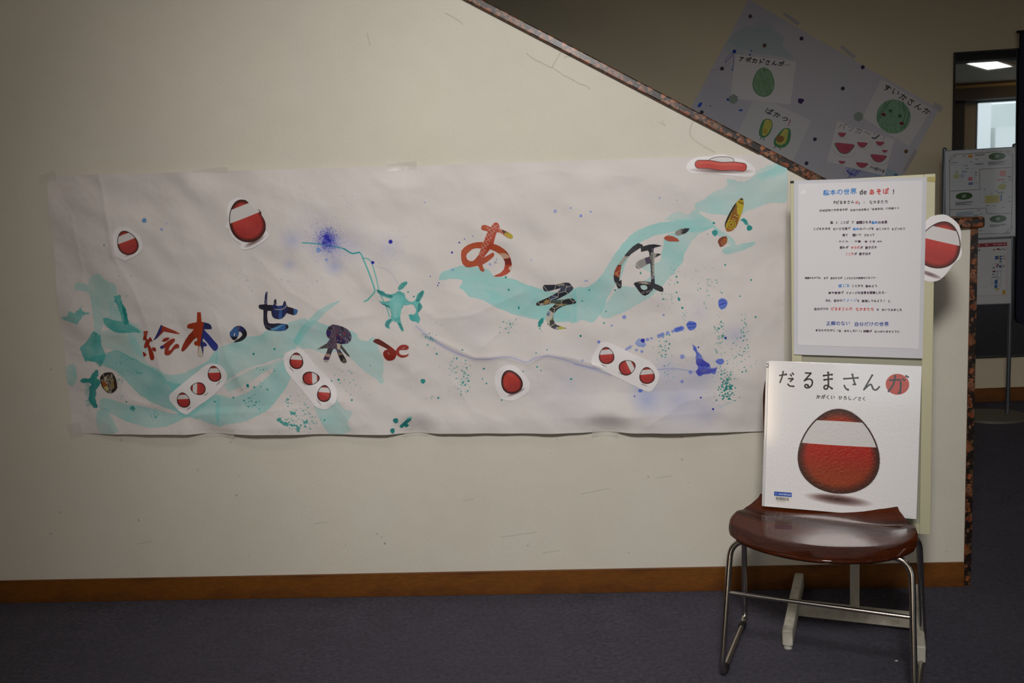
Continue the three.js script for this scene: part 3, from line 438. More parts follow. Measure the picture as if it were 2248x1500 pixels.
const paperBump = field(512, 512, (u, v) => 0.5 + 0.12 * wrapNoise(u, v, 24) + 0.25 * wrapNoise(u, v, 9, 3) + 0.3 * (0.3 - Math.abs(wrapNoise(u, v, 6, 8)))); paperBump.repeat.set(3, 2.2);
SHEETS.forEach((s, k) => {
  const nu = 250, nv = 190, g = new THREE.PlaneGeometry(1, 1, nu, nv), p = g.attributes.position, uv = g.attributes.uv, [A, B, C, D] = s.c;
  for (let i = 0; i < p.count; i++) {
    const a = p.getX(i) + 0.5, b = 0.5 - p.getY(i);
    const q = [0, 1].map((j) => (A[j] * (1 - a) + B[j] * a) * (1 - b) + (D[j] * (1 - a) + C[j] * a) * b);
    q[1] += (0.003 * noise(q[0] * 3, k, 2)) * (b > 0.5 ? 1 : 0.3);
    if (s.cut) {      // the folded-over corner
      const [c0, c1] = s.cut, nx = c1[1] - c0[1], ny = -(c1[0] - c0[0]), l = Math.hypot(nx, ny), d = ((q[0] - c0[0]) * nx + (q[1] - c0[1]) * ny) / l;
      if (d < 0 === ((B[0] - c0[0]) * nx + (B[1] - c0[1]) * ny < 0)) { q[0] -= d * nx / l; q[1] -= d * ny / l; }
    }
    let z = paperHeight(q[0], q[1]); if (k) z += 0.0005 + 0.0022 * Math.exp(-a / 0.012);
    p.setXYZ(i, q[0], q[1], z); uv.setXY(i, (q[0] - s.x0) / (s.x1 - s.x0), (q[1] - s.y0) / (s.y1 - s.y0));
  }
  g.computeVertexNormals();
  const m = obj('paper_sheet', g, std({ map: tex(s.canvas), bumpMap: paperBump, bumpScale: 0.004, roughness: 0.8, side: THREE.DoubleSide }));
  tag(m, k ? 'large white paper sheet with pale teal wave and blue drops, the sheet nearer the chair' : 'large white paper sheet with a blue spray burst and teal waves, farther from the chair', 'paper', 'two large painted paper sheets');
});
const cutter = new TessellateModifier(0.012, 7);
// bends a flat cut-out, drawn about the place cx, cy, onto the waves of the paper under it
function hug(g, cx, cy, lift) {
  g = cutter.modify(g.index ? g.toNonIndexed() : g); const p = g.attributes.position;
  for (let i = 0; i < p.count; i++) p.setZ(i, p.getZ(i) + paperHeight(p.getX(i) + cx, p.getY(i) + cy) + lift);
  g.computeVertexNormals(); return g;
}
const tapeMat = phys({ color: 0xf2eee8, transparent: true, opacity: 0.16, roughness: 0.3 });
[['clear tape strip over the top outer corner of the sheet with the blue spray', '88,404 84,384 122,374 126,394'], ['torn clear tape strip above the small round white sticker with the red egg', '425,380 422,371 498,366 505,372 500,379'], ['clear tape strip over the top of the seam between the two sheets', '852,376 850,358 915,353 917,372'], ['clear tape strip at the outer bottom corner under the teal drips', '146,932 176,928 184,958 156,964'], ['clear tape strip on the bottom edge under the teal drops near the round photo cut-out', '452,957 452,940 522,939 520,956'], ['clear tape strip at the bottom of the seam between the two sheets', '888,956 890,938 944,936 942,955'], ['clear tape strip on the bottom edge, below the sticker strip among the blue drops', '1300,956 1300,940 1360,938 1358,955']].forEach(([label, s]) => {
  const P = onWall('px', s), sh = new THREE.Shape(P.map((q) => new THREE.Vector2(...q)));
  tag(obj('tape_strip', hug(new THREE.ExtrudeGeometry(sh, { depth: 0.0002, bevelEnabled: false }), 0, 0, 0.0012), tapeMat), label, 'tape');
});
// ---------------------------------------------------------------- paper cut-outs glued on the sheets
// A cut-out is flat paper of its own outline and thickness; its print is drawn on a canvas laid over its box.
function smoothOutline(P, on) {
  if (!on) return P;
  const n = P.length, out = [];
  for (let i = 0; i < n; i++) { const a = P[(i + n - 1) % n], b = P[i], c = P[(i + 1) % n], d = P[(i + 2) % n]; for (let k = 0; k < 4; k++) { const t = k / 4, t2 = t * t, t3 = t2 * t, f = (j) => 0.5 * (2 * b[j] + (c[j] - a[j]) * t + (2 * a[j] - 5 * b[j] + 4 * c[j] - d[j]) * t2 + (3 * b[j] - a[j] - 3 * c[j] + d[j]) * t3); out.push([f(0), f(1)]); } }
  return out;
}
function cutOut({ name, label, category, group, view, pieces, print, res = 9000, smooth = false, gloss = 0.55, lift = 0.0013, part = 'piece' }) {
  const all = pieces.map((s) => s.split('|').map((q) => smoothOutline(onWall(view, q), smooth)));
  const X = all.flat(2).map((p) => p[0]), Y = all.flat(2).map((p) => p[1]), x0 = Math.min(...X), x1 = Math.max(...X), y0 = Math.min(...Y), y1 = Math.max(...Y);
  const k = Math.min(res, 900 / Math.max(x1 - x0, y1 - y0)), W = Math.ceil((x1 - x0) * k) + 4, H = Math.ceil((y1 - y0) * k) + 4, [c, x] = canvas(W, H, '#fff');
  const T = (u, v) => { const p = at(...spot(view, u, v)); return [(p.x - x0) * k + 2, (y1 - p.y) * k + 2]; };
  const unit = k / 653 / VIEW[view][2];
  const poly = (str, fill) => { x.fillStyle = fill; x.beginPath(); for (const q of pairs(str)) x.lineTo(...T(...q)); x.closePath(); x.fill(); };
  const line = (str, w, col) => { x.strokeStyle = col; x.lineWidth = w * unit; x.lineCap = x.lineJoin = 'round'; x.beginPath(); pairs(str).forEach((q, i) => x[i ? 'lineTo' : 'moveTo'](...T(...q))); x.stroke(); };
  print({ x, W, H, T, poly, line, unit });
  const mat = std({ map: tex(c), roughness: gloss });
  const cx = (x0 + x1) / 2, cy = (y0 + y1) / 2, root = thing(name, label, category, [cx, cy, 0], 0, group);
  const geos = all.map(([outer, ...holes], i) => {
    const sh = new THREE.Shape(outer.map((p) => new THREE.Vector2(p[0] - cx, p[1] - cy)));
    for (const h of holes) sh.holes.push(new THREE.Path(h.map((p) => new THREE.Vector2(p[0] - cx, p[1] - cy))));
    const g = new THREE.ExtrudeGeometry(sh, { depth: 0.0005, bevelEnabled: false }).translate(0, 0, i * 0.00012), p = g.attributes.position, uv = g.attributes.uv;
    for (let j = 0; j < p.count; j++) uv.setXY(j, ((p.getX(j) + cx - x0) * k + 2) / W, 1 - ((y1 - p.getY(j) - cy) * k + 2) / H);
    return hug(g, cx, cy, lift);
  });
  if (geos.length === 1) { scene.remove(root); const m = new THREE.Mesh(geos[0], mat); m.name = root.name; m.position.copy(root.position); m.castShadow = m.receiveShadow = true; Object.assign(m.userData, root.userData); scene.add(m); return m; }
  for (const g of geos) obj(part, g, mat, root);
  return root;
}
const speck = (x, W, H, n, cols, r) => { for (let i = 0; i < n; i++) { x.fillStyle = cols[i % cols.length]; x.beginPath(); x.arc(rnd() * W, rnd() * H, r * (0.4 + rnd()), 0, 7); x.fill(); } };
const LETTERS = 'paper letters cut from magazine pages';
const RED = '#9c2f16', INDIGO = '#2c3378';
cutOut({ name: 'paper_letter', label: 'rust red kanji of several loose pieces under a roof-shaped stroke with a blue tip', category: 'letter', group: LETTERS, view: 'k1',
  pieces: ['215,633 322,620 325,645 290,760 280,805 300,815 310,860 340,815 378,775 410,800 435,870 420,888 385,870 355,920 350,965 410,1060 450,1150 485,1270 470,1325 430,1348 395,1335 370,1295 345,1180 310,1020 280,1035 235,1057 215,1020 225,970 262,870 245,852 195,850 193,825 215,740',
    '185,1138 232,1155 290,1208 220,1268 200,1205', '420,1060 445,1025 515,1035 537,1118 455,1120', '655,470 700,500 860,575 990,635 1090,690 1060,705 960,690 830,660 720,633 650,700 550,795 452,868 500,780 560,670 610,560', '665,870 720,810 790,785 850,790 850,815 790,870 720,888',
    '620,1020 640,1000 700,970 800,890 880,830 940,812 975,825 975,870 930,930 870,990 845,1040 830,1095 850,1110 890,1080 930,1020 980,960 1020,943 1060,955 1080,995 1065,1050 1010,1055 960,1085 900,1170 850,1215 800,1222 745,1200 735,1160 740,1080 755,1035 690,1055 645,1060'],
  print: ({ x, W, H, poly }) => { x.fillStyle = RED; x.fillRect(0, 0, W, H); poly('640,440 690,480 655,640 540,820 400,920 430,800', INDIGO); poly('600,960 700,960 725,1040 640,1090 590,1060', INDIGO); poly('215,600 340,600 300,740 215,740', '#b04a34'); poly('1000,630 1120,690 1060,720 1010,690', '#b6593a'); } });
cutOut({ name: 'paper_letter', label: 'tree-shaped kanji cut-out, one half rust red and the other half blue', category: 'letter', group: LETTERS, view: 'k1',
  pieces: ['1555,158 1648,158 1660,280 1665,390 1740,405 1830,425 1895,460 1922,520 1915,568 1840,573 1715,572 1790,660 1880,760 1960,860 2040,950 2058,1010 2040,1075 1990,1110 1945,1100 1870,1020 1780,900 1690,800 1678,820 1675,880 1740,910 1785,965 1770,995 1690,1010 1695,1100 1690,1200 1660,1250 1620,1258 1570,1240 1550,1180 1555,1080 1570,990 1500,985 1455,960 1450,920 1480,880 1540,862 1530,790 1480,810 1440,840 1360,930 1260,1060 1190,1125 1150,1135 1128,1110 1135,1060 1170,960 1220,860 1310,730 1400,650 1465,575 1370,568 1283,555 1285,510 1320,455 1430,425 1540,405 1550,320'],
  print: ({ x, W, H, poly, line }) => { x.fillStyle = '#a83a18'; x.fillRect(0, 0, W, H); poly('1120,700 1400,640 1540,860 1130,1160', '#96301a'); poly('1735,370 1960,400 2100,1150 1700,1300 1610,960 1650,760 1690,590', '#2f3a8e'); poly('1735,370 1960,400 1950,600 1700,580', '#2b2f62'); poly('1690,590 1720,580 1700,800 1690,1260 1610,960 1650,760', '#2e356f'); poly('1605,975 1575,1050 1555,1190 1600,1270 1650,1260 1685,1195 1640,1040', '#cfc8ba'); line('1440,640 1470,720', 4, '#c06a50'); } });
cutOut({ name: 'paper_letter', label: 'small curl-shaped hiragana in glossy blue and black with a white slit', category: 'letter', group: LETTERS, view: 'k2',
  pieces: ['230,1130 290,1050 350,990 430,965 490,968 560,1000 620,1070 648,1150 640,1220 600,1280 540,1330 470,1360 380,1378 305,1385 380,1330 460,1280 520,1220 530,1170 500,1125 450,1105 445,1170 430,1230 380,1310 330,1332 290,1310 240,1235 228,1180|355,1135 325,1180 325,1235 345,1220 360,1160'],
  print: ({ x, W, H, poly }) => { x.fillStyle = '#171620'; x.fillRect(0, 0, W, H); poly('220,1130 350,980 430,1000 450,1180 420,1240 230,1240', '#335f9c'); poly('470,960 600,1030 560,1130 460,1100', '#262a66'); poly('430,960 490,965 450,1100 425,1060', '#5a4a72'); poly('390,1000 440,1040 430,1090', '#2c5a9a'); } });
cutOut({ name: 'paper_letter', label: 'dark navy kanji with glossy blue streaks and thin white arcs, above the teal wave', category: 'letter', group: LETTERS, view: 'k2',
  pieces: ['1170,105 1125,120 1108,160 1090,300 1085,430 950,440 932,485 960,540 1060,570 1065,700 1065,830 1085,940 1130,1030 1200,1070 1330,1085 1500,1095 1630,1075 1700,1020 1710,970 1680,930 1600,915 1450,900 1330,910 1230,905 1190,880 1170,800 1160,720 1168,588 1265,590 1275,680 1310,750 1380,785 1470,798 1540,780 1610,720 1660,640 1750,670 1850,695 1910,670 1948,600 1935,555 1850,530 1760,500 1680,485 1665,420 1640,360 1605,335 1580,380 1560,450 1450,465 1405,460 1395,310 1370,288 1335,340 1320,445 1155,440 1158,280 1165,150'],
  print: ({ x, W, H, poly, line }) => { x.fillStyle = '#1a1830'; x.fillRect(0, 0, W, H); poly('1100,140 1180,140 1150,420 1090,420', '#27305e'); poly('1280,440 1640,380 1680,560 1600,760 1320,760', '#22295f'); poly('1480,560 1540,560 1540,790 1450,790', '#355a9c'); poly('1440,470 1560,470 1540,540 1420,540', '#2c478a'); poly('1230,1060 1500,930 1720,900 1720,1100 1400,1100', '#2d5f9e'); poly('1260,1050 1500,960 1600,930 1420,1050 1300,1080', '#5a97b8'); poly('1640,920 1720,940 1720,1080 1640,1080', '#171a34'); poly('1840,520 1960,560 1950,680 1850,700', '#3a6ba6'); poly('1700,500 1840,530 1850,690 1680,650', '#1e1830'); line('1095,300 1130,330 1140,380 1105,420', 10, '#bdb9c4'); line('1330,350 1340,400 1400,445', 10, '#c4c0c8'); line('1640,350 1660,430 1630,500 1550,550 1430,560 1360,550', 18, '#b9b7b4'); line('1110,960 1230,1000 1330,1060', 4, '#b8b8c4'); line('1145,130 1140,160', 10, '#cfccd0'); } });
cutOut({ name: 'paper_letter', label: 'purple-grey kanji with round head, fine lattice print and spread legs', category: 'letter', group: LETTERS, view: 'k3',
  pieces: ['460,205 560,220 680,255 780,310 850,390 878,470 860,560 800,625 700,645 630,650 660,700 740,800 800,880 833,935 790,925 710,850 640,760 620,740 610,790 660,860 720,960 757,1040 735,1075 680,1080 620,1040 580,950 550,870 520,780 490,750 450,770 420,830 390,920 350,1010 310,1060 260,1050 230,1000 260,920 300,850 330,745 240,750 150,765 85,772 130,745 220,690 310,640 370,560 385,545 330,490 308,420 320,340 370,260'],
  print: ({ x, W, H, T, poly, line, unit }) => {
    x.fillStyle = '#4b4158'; x.fillRect(0, 0, W, H); speck(x, W, H, 260, ['#2d2440', '#5c5270', '#39304c', '#6a6078'], 10 * unit); poly('310,330 430,360 400,480 320,480', '#3a2a66'); poly('360,250 460,300 420,340 350,300', '#2c2832'); poly('520,380 640,480 760,560 780,640 540,640', '#2d1f4c'); poly('620,260 680,260 720,340 680,360', '#2a2430');
    for (let i = 0; i < 9; i++) { line((380 + i * 34) + ',' + (300 + i * 4) + ' ' + (560 + i * 34) + ',' + (560 + i * 10), 4, 'rgba(170,160,190,.35)'); line((560 + i * 40) + ',300 ' + (560 + i * 40) + ',620', 3, 'rgba(170,160,200,.3)'); }
    for (const s of ['490,250 420,440 280,700', '490,250 530,620 545,860', '430,330 470,480 530,600', '400,420 480,560 520,700', '400,540 480,660 520,740', '370,600 460,740', '510,380 400,560 300,700', '525,500 420,650 320,800', '530,600 400,790', '320,700 420,860', '520,370 640,480 760,590']) line(s, 6, 'rgba(190,150,150,.75)');
    poly('535,630 625,650 605,780 550,770', '#cbc3ad'); poly('290,870 390,880 370,950 270,930', '#b08f78'); poly('260,930 370,950 350,1010 230,1000', '#4c2c58'); poly('225,1005 350,1010 300,1070', '#b8aca0'); poly('560,850 660,860 650,900 560,920', '#8d7858'); poly('570,900 700,900 760,1060 620,1040', '#23211f'); poly('680,960 760,1040 700,1090 640,1050', '#5c5856'); poly('330,740 440,760 400,870 300,860', '#3a3540'); poly('80,780 200,690 320,640 320,750', '#4a4644'); poly('80,780 140,740 190,740 150,780', '#8e8a86'); poly('625,660 840,940 780,930 620,740', '#4f4c48'); speck(x, W, H, 60, ['rgba(160,160,150,.4)'], 8 * unit);
    for (const [u, v] of [[565, 572], [628, 584], [845, 490], [745, 615], [805, 592], [628, 436], [770, 560], [735, 524]]) { const [a, b] = T(u, v); x.fillStyle = '#c9c3d4'; x.beginPath(); x.arc(a, b, 12 * unit, 0, 7); x.fill(); }
    for (const [u, v] of [[540, 455], [545, 340], [645, 510], [715, 400], [720, 430]]) { const [a, b] = T(u, v); x.fillStyle = '#8a3a30'; x.beginPath(); x.arc(a, b, 22 * unit, 0, 7); x.fill(); }
  } });
cutOut({ name: 'paper_letter', label: 'dark red cut-out spelling de in one joined piece, at the seam of the sheets', category: 'letter', group: LETTERS, view: 'k3',
  pieces: ['1358,600 1360,570 1400,535 1470,530 1560,580 1680,660 1760,715 1830,775 1860,800 1890,740 1950,680 2020,660 2090,665 2145,700 2145,745 2100,775 2020,778 1950,775 1930,810 1940,860 1980,890 2050,895 2100,885 2140,865 2145,885 2110,925 2050,945 1980,948 1920,920 1875,885 1855,940 1820,990 1750,1020 1670,1020 1610,970 1575,900 1575,840 1610,790 1685,765 1600,720 1480,660 1400,620|1675,835 1690,835 1720,885 1700,877|1990,745 2060,715 2067,725 2010,752'],
  print: ({ x, W, H, poly }) => { x.fillStyle = '#8e261c'; x.fillRect(0, 0, W, H); poly('1350,520 1480,520 1720,690 1700,770 1350,620', '#681c14'); poly('1860,640 2160,640 2160,960 1870,900', '#a2322a'); } });
cutOut({ name: 'paper_letter', label: 'orange-red looped hiragana with white dots down its stem and a yellow tip', category: 'letter', group: LETTERS, view: 'k4',
  pieces: ['580,300 590,255 640,232 700,245 795,285 820,240 860,195 905,178 950,200 978,260 980,320 1060,345 1150,385 1230,430 1272,480 1265,525 1225,540 1160,520 1080,460 1000,410 925,390 895,470 870,560 848,650 900,665 980,700 1080,770 1130,820 1180,890 1220,990 1240,1090 1230,1180 1200,1260 1130,1320 1020,1365 920,1370 830,1367 900,1330 990,1290 1060,1220 1085,1140 1088,1050 1060,990 1020,920 960,865 880,810 770,765 720,830 670,890 630,950 720,900 830,838 860,870 845,925 800,970 710,1040 595,1110 620,1180 645,1250 590,1260 545,1230 520,1160 490,1130 400,1150 300,1165 230,1155 165,1090 135,990 132,880 140,800 200,730 290,670 400,630 500,612 630,608 680,480 725,375 620,350 585,330|300,830 380,765 470,742 565,750 550,820 510,900 450,980 390,1030 320,1030 265,990 242,920 260,870'],
  print: ({ x, W, H, T, poly, line, unit }) => {
    x.fillStyle = '#b9502c'; x.fillRect(0, 0, W, H); poly('500,920 700,900 620,1120 480,1130', '#b4523a'); poly('800,180 1000,180 960,400 700,940 520,940 720,400', '#b8452c'); line('720,450 800,430 900,370', 12, 'rgba(130,40,24,.8)'); line('840,330 780,360 760,400', 16, 'rgba(140,60,60,.6)');
    poly('1020,340 1140,390 1120,430 1060,410', '#2c2422'); poly('1120,385 1290,440 1290,560 1160,520 1080,440', '#b8a224'); line('1130,390 1150,440', 8, '#2c2820'); poly('1110,800 1160,890 1110,850', '#5e1f16'); poly('960,860 1110,855 1170,900 1200,975 1060,985', '#c8a288'); poly('1055,985 1190,960 1240,980 1245,1110 1095,1115 1090,1050', '#7c2618'); poly('1085,1115 1245,1110 1240,1300 820,1400 1060,1210', '#b83f20'); poly('1240,1130 1170,1170 1175,1220 1210,1235', '#d2c2ac'); line('300,1150 400,1050', 6, 'rgba(140,60,36,.5)'); line('980,790 1040,730', 5, 'rgba(140,60,36,.5)'); line('790,760 850,690', 5, 'rgba(140,60,36,.6)');
    for (let i = 0; i < 60; i++) { const t = (i + 0.5) / 60, u = 880 - 340 * t + (i % 4 - 1.5) * 42 * (1 - 0.2 * t), v = 210 + 700 * t + (i % 3) * 14; const [a, b] = T(u, v); x.fillStyle = '#dcb9a8'; x.beginPath(); x.arc(a, b, 11 * unit, 0, 7); x.fill(); }
    for (const [u, v] of [[720, 300], [760, 335], [980, 345], [1020, 360], [1040, 430], [950, 310], [1000, 400]]) { const [a, b] = T(u, v); x.fillStyle = '#dcb9a8'; x.beginPath(); x.arc(a, b, 12 * unit, 0, 7); x.fill(); }
  } });
cutOut({ name: 'paper_letter', label: 'dark zigzag hiragana with a pale hexagon net print and a pointed yellow end', category: 'letter', group: LETTERS, view: 'k5',
  pieces: ['400,240 410,200 450,182 580,180 740,175 900,140 960,120 1060,112 1130,125 1190,190 1240,260 1210,320 1100,410 980,480 850,550 750,605 880,590 1000,580 1130,555 1220,555 1280,600 1313,660 1290,690 1210,710 1070,730 940,775 860,820 790,870 720,950 685,1000 680,1070 690,1140 730,1240 780,1280 880,1320 980,1350 1055,1370 980,1385 880,1400 790,1410 690,1380 600,1330 530,1260 500,1180 485,1090 500,1000 540,900 600,830 680,770 758,698 680,692 580,710 440,740 320,750 240,758 213,715 240,665 340,620 500,550 620,490 780,400 850,340 900,265 800,290 680,320 550,355 460,362 410,310'],
  print: ({ x, W, H, poly, line }) => {
    x.fillStyle = '#24262c'; x.fillRect(0, 0, W, H); poly('390,170 1250,100 1260,330 600,620 390,380', '#2a2e3c'); poly('780,170 980,130 1010,200 860,250', '#8c877a'); poly('860,200 1060,200 1020,350 800,400', '#444a5c'); poly('1040,240 1240,220 1200,340 1060,400', '#3a4254'); poly('620,500 760,480 820,560 640,600', '#3e4c74'); poly('600,600 930,590 930,680 620,640', '#46655e'); poly('600,640 1100,690 1000,760 600,700', '#4a4632'); poly('900,580 1320,550 1320,700 920,690', '#282a32'); poly('760,710 1080,710 940,760 740,760', '#8f8560'); poly('430,600 500,560 590,590 570,690 440,740', '#a08254'); poly('420,560 560,540 600,600 560,600 500,585 440,640', '#2a2018'); poly('210,640 430,600 420,760 210,770', '#2e2622'); poly('340,690 430,690 420,740 320,750', '#b6a898'); poly('580,690 680,680 690,700 580,715', '#b8a48c'); poly('560,860 690,960 660,1120 590,1180 590,1290 490,1200 480,1000', '#bdb8aa'); poly('510,930 600,900 610,1010 540,1060', '#8a95a8'); poly('515,960 560,980 550,1030 510,1020', '#35507c'); poly('620,1130 690,1120 690,1180 600,1170', '#6e6a2c'); poly('590,1160 700,1160 740,1250 600,1310', '#262320'); poly('760,1340 900,1330 1060,1370 900,1420 740,1420', '#b8b428'); poly('760,1340 830,1340 820,1410 740,1410', '#a49aa8'); poly('1010,1350 1070,1370 1000,1385', '#3a3420'); poly('600,850 760,760 820,800 700,960', '#2a2623');
    for (const s of ['410,200 530,350', '770,170 720,300', '1060,190 1020,350 830,405 815,520', '1020,350 1090,430', '1060,240 1190,200', '830,405 800,380', '660,480 815,520 620,590 560,540', '620,590 585,700', '1130,555 1225,640 1220,710', '1225,640 1290,615', '890,590 925,620 900,750 720,840 650,790', '925,620 1010,575', '900,750 940,780', '720,840 700,980', '610,950 690,1000', '730,1250 610,1320 560,1280', '610,1320 620,1360', '260,660 340,740']) line(s, 15, '#c3b8ac');
  } });
cutOut({ name: 'paper_letter', label: 'near-black hiragana with silver and red patches and two leaf-shaped dots', category: 'letter', group: LETTERS, view: 'k6',
  pieces: ['620,380 700,410 715,440 655,475 560,535 480,590 420,650 350,730 295,810 285,900 265,1010 255,1110 300,1085 302,1220 280,1250 235,1255 200,1190 155,1100 145,1020 160,930 215,815 300,700 360,610 440,520 520,440',
    '665,460 730,440 830,412 930,405 1010,418 1080,438 1010,452 940,470 920,500 920,580 985,582 1040,590 1065,602 1000,635 935,670 930,800 930,950 938,1160 1010,1185 1080,1220 1105,1260 1100,1300 1060,1318 990,1290 940,1270 905,1245 890,1290 820,1355 750,1392 690,1370 630,1300 580,1230 530,1165 560,1135 640,1115 760,1112 865,1130 865,1000 860,850 855,770 800,785 700,845 640,875 590,860 565,820 580,760 640,710 740,670 840,640 830,560 805,520 740,535 675,550|655,1200 700,1185 760,1185 797,1225 790,1265 730,1285 680,1260',
    '1113,285 1150,250 1210,235 1300,255 1380,295 1412,335 1400,352 1290,350 1200,345 1150,320', '1330,200 1350,155 1430,110 1520,97 1612,97 1590,140 1540,190 1470,215 1400,238 1345,222'],
  print: ({ x, W, H, T, poly, line, unit }) => {
    x.fillStyle = '#191722'; x.fillRect(0, 0, W, H); poly('340,600 440,640 300,800 220,800', '#aba69c'); poly('350,600 380,590 400,640 370,640', '#3a3630'); poly('200,820 300,810 270,1050 150,1000', '#983a22'); line('180,980 280,900', 10, '#c89a64'); line('190,930 270,1060', 10, '#c89a64'); line('160,950 250,1020', 8, '#c89a64'); line('250,850 290,910', 6, '#c07a50');
    poly('870,560 1000,570 940,680 930,1000 880,1090 875,760 840,680', '#9a978f'); for (let i = 0; i < 18; i++) line((850 + rnd() * 30) + ',' + (600 + i * 24) + ' ' + (880 + rnd() * 30) + ',' + (610 + i * 24), 12, '#22202c'); poly('880,480 930,480 920,580 890,570', '#55525a'); poly('960,600 1070,590 1010,640', '#23212a'); poly('860,1000 940,1050 940,1100 870,1100', '#7c7988'); poly('860,1090 945,1050 945,1180 860,1150', '#1c1a2c');
    poly('550,800 640,700 760,670 800,790 640,890', '#a8a49c'); poly('740,660 850,640 860,780 780,790', '#4a4458'); poly('790,660 830,660 820,690', '#8a3a40'); { const [a, b] = T(695, 775); x.strokeStyle = '#6c6c74'; x.lineWidth = 8 * unit; x.beginPath(); x.ellipse(a, b, 74 * unit, 62 * unit, 0.3, 0, 7); x.stroke(); for (let i = 0; i < 9; i++) { x.beginPath(); x.moveTo(a + 20 * unit * Math.cos(i * 0.7), b + 16 * unit * Math.sin(i * 0.7)); x.lineTo(a + 62 * unit * Math.cos(i * 0.7), b + 52 * unit * Math.sin(i * 0.7)); x.stroke(); } }
    poly('530,1130 640,1110 860,1120 850,1180 640,1170 600,1140', '#5a5650'); poly('640,1130 780,1120 820,1170 700,1160', '#a8a299');
    x.fillStyle = '#b8b4ac'; const put = (s, u, v, turn, h) => { const [a, b] = T(u, v); x.save(); x.translate(a, b); x.rotate(turn); x.font = h * unit + 'px serif'; x.fillText(s, 0, 0); x.restore(); };
    put('OF NAP', 680, 1365, -0.2, 56); put('NUTEUR', 170, 1160, 0.55, 44);
    poly('1100,220 1430,220 1430,370 1100,370', '#b04a2c'); poly('1320,90 1630,80 1630,250 1320,250', '#8e8a82'); poly('1520,90 1630,80 1590,160 1500,210 1460,190', '#1d1b26'); for (let i = 0; i < 12; i++) line((1440 + rnd() * 40) + ',' + (120 + i * 8) + ' ' + (1490 + rnd() * 30) + ',' + (115 + i * 8), 6, '#2a2830');
  } });
cutOut({ name: 'paper_letter', label: 'exclamation mark cut from a golden bottle picture, with a brown dot below it', category: 'letter', group: LETTERS, view: 'k7',
  pieces: ['780,175 825,158 850,180 870,260 868,350 840,480 790,620 740,740 690,840 620,910 540,945 470,940 440,890 420,810 430,730 480,610 550,480 640,330 710,250', '255,1180 290,1110 360,1065 455,1050 485,1110 475,1190 440,1245 380,1285 315,1308 290,1260'],
  print: ({ x, W, H, T, poly, line, unit }) => {
    x.fillStyle = '#b59a12'; x.fillRect(0, 0, W, H); poly('600,420 700,320 760,560 700,860 440,900 430,760', '#8c5a14'); poly('700,280 880,200 880,420 780,620 720,540', '#bfa90e'); poly('400,800 440,660 560,440 690,250 700,300 560,560 470,740 440,860', '#241c10'); poly('440,800 560,560 620,440 560,600 480,840 460,900', '#c0a018'); line('690,320 710,360 690,400', 26, '#7c5a10'); poly('760,160 860,150 860,215 770,190', '#3a2c10'); poly('750,230 870,260 865,320 750,280', '#8a6c10'); poly('560,640 760,540 740,700 560,700', '#8c5216'); poly('430,900 640,880 600,960 440,950', '#a8621a');
    const put = (s, u, v, h) => { const [a, b] = T(u, v); x.save(); x.translate(a, b); x.rotate(0.35); x.font = 'bold ' + h * unit + 'px sans-serif'; x.fillText(s, 0, 0); x.restore(); };
    x.fillStyle = '#cfc050'; for (const [u, v] of [[640, 560], [690, 590], [600, 640], [650, 665]]) { const [a, b] = T(u, v); x.fillRect(a, b, 46 * unit, 14 * unit); } { const [a, b] = T(575, 780); for (const [r, w, col] of [[95, 22, '#c8b42c'], [62, 10, '#7c6a14'], [46, 30, '#b8a420']]) { x.strokeStyle = col; x.lineWidth = w * unit; x.beginPath(); x.arc(a, b, r * unit, 0, 7); x.stroke(); } for (let i = 0; i < 18; i++) { x.fillStyle = '#6e5c12'; x.beginPath(); x.arc(a + 92 * unit * Math.cos(i * 0.35), b + 92 * unit * Math.sin(i * 0.35), 7 * unit, 0, 7); x.fill(); } }
    poly('240,1040 500,1040 500,1320 240,1320', '#84402a'); poly('330,1160 440,1080 490,1110 470,1220 420,1250', '#a85c2c'); line('330,1190 370,1240 420,1262', 14, '#c89068');
  } });
cutOut({ name: 'picture_cut_out', label: 'small dark oval photo scrap of brown, orange and grey patches beside the deep teal splash', category: 'cut-out', view: 's8', smooth: true,
  pieces: ['370,680 400,590 490,490 620,452 780,455 860,520 940,660 975,780 1000,960 1000,1020 930,1120 840,1190 740,1212 640,1190 540,1110 450,1000 395,850'],
  print: ({ x, W, H, poly }) => { x.fillStyle = '#2c2620'; x.fillRect(0, 0, W, H); poly('500,640 640,560 700,700 640,900 520,760', '#b3a690'); poly('600,640 640,530 700,560 720,700 760,480 830,540 830,660 880,700 860,860 780,1100 700,1040', '#96897a'); poly('640,600 680,570 690,680 640,690', '#3a302c'); poly('450,500 500,500 540,620 520,650', '#8f877c'); poly('400,720 480,700 500,760 420,790', '#9a9186'); poly('420,800 520,760 640,900 620,960 480,1010', '#9c5a26'); poly('490,1010 640,930 700,1090 600,1150', '#b8ac74'); poly('780,760 860,800 900,1000 800,1090 760,900', '#8a7a4c'); poly('640,760 740,760 760,1000 700,1060', '#7c7068'); poly('640,1130 780,1090 800,1190 700,1220', '#8c837a'); poly('860,640 960,680 980,980 900,1000', '#3c2418'); poly('760,650 820,650 820,720 760,710', '#6e6a30'); poly('590,740 640,740 640,790 590,790', '#4a463a'); poly('700,730 730,720 760,860 730,880', '#1e1a18'); } });

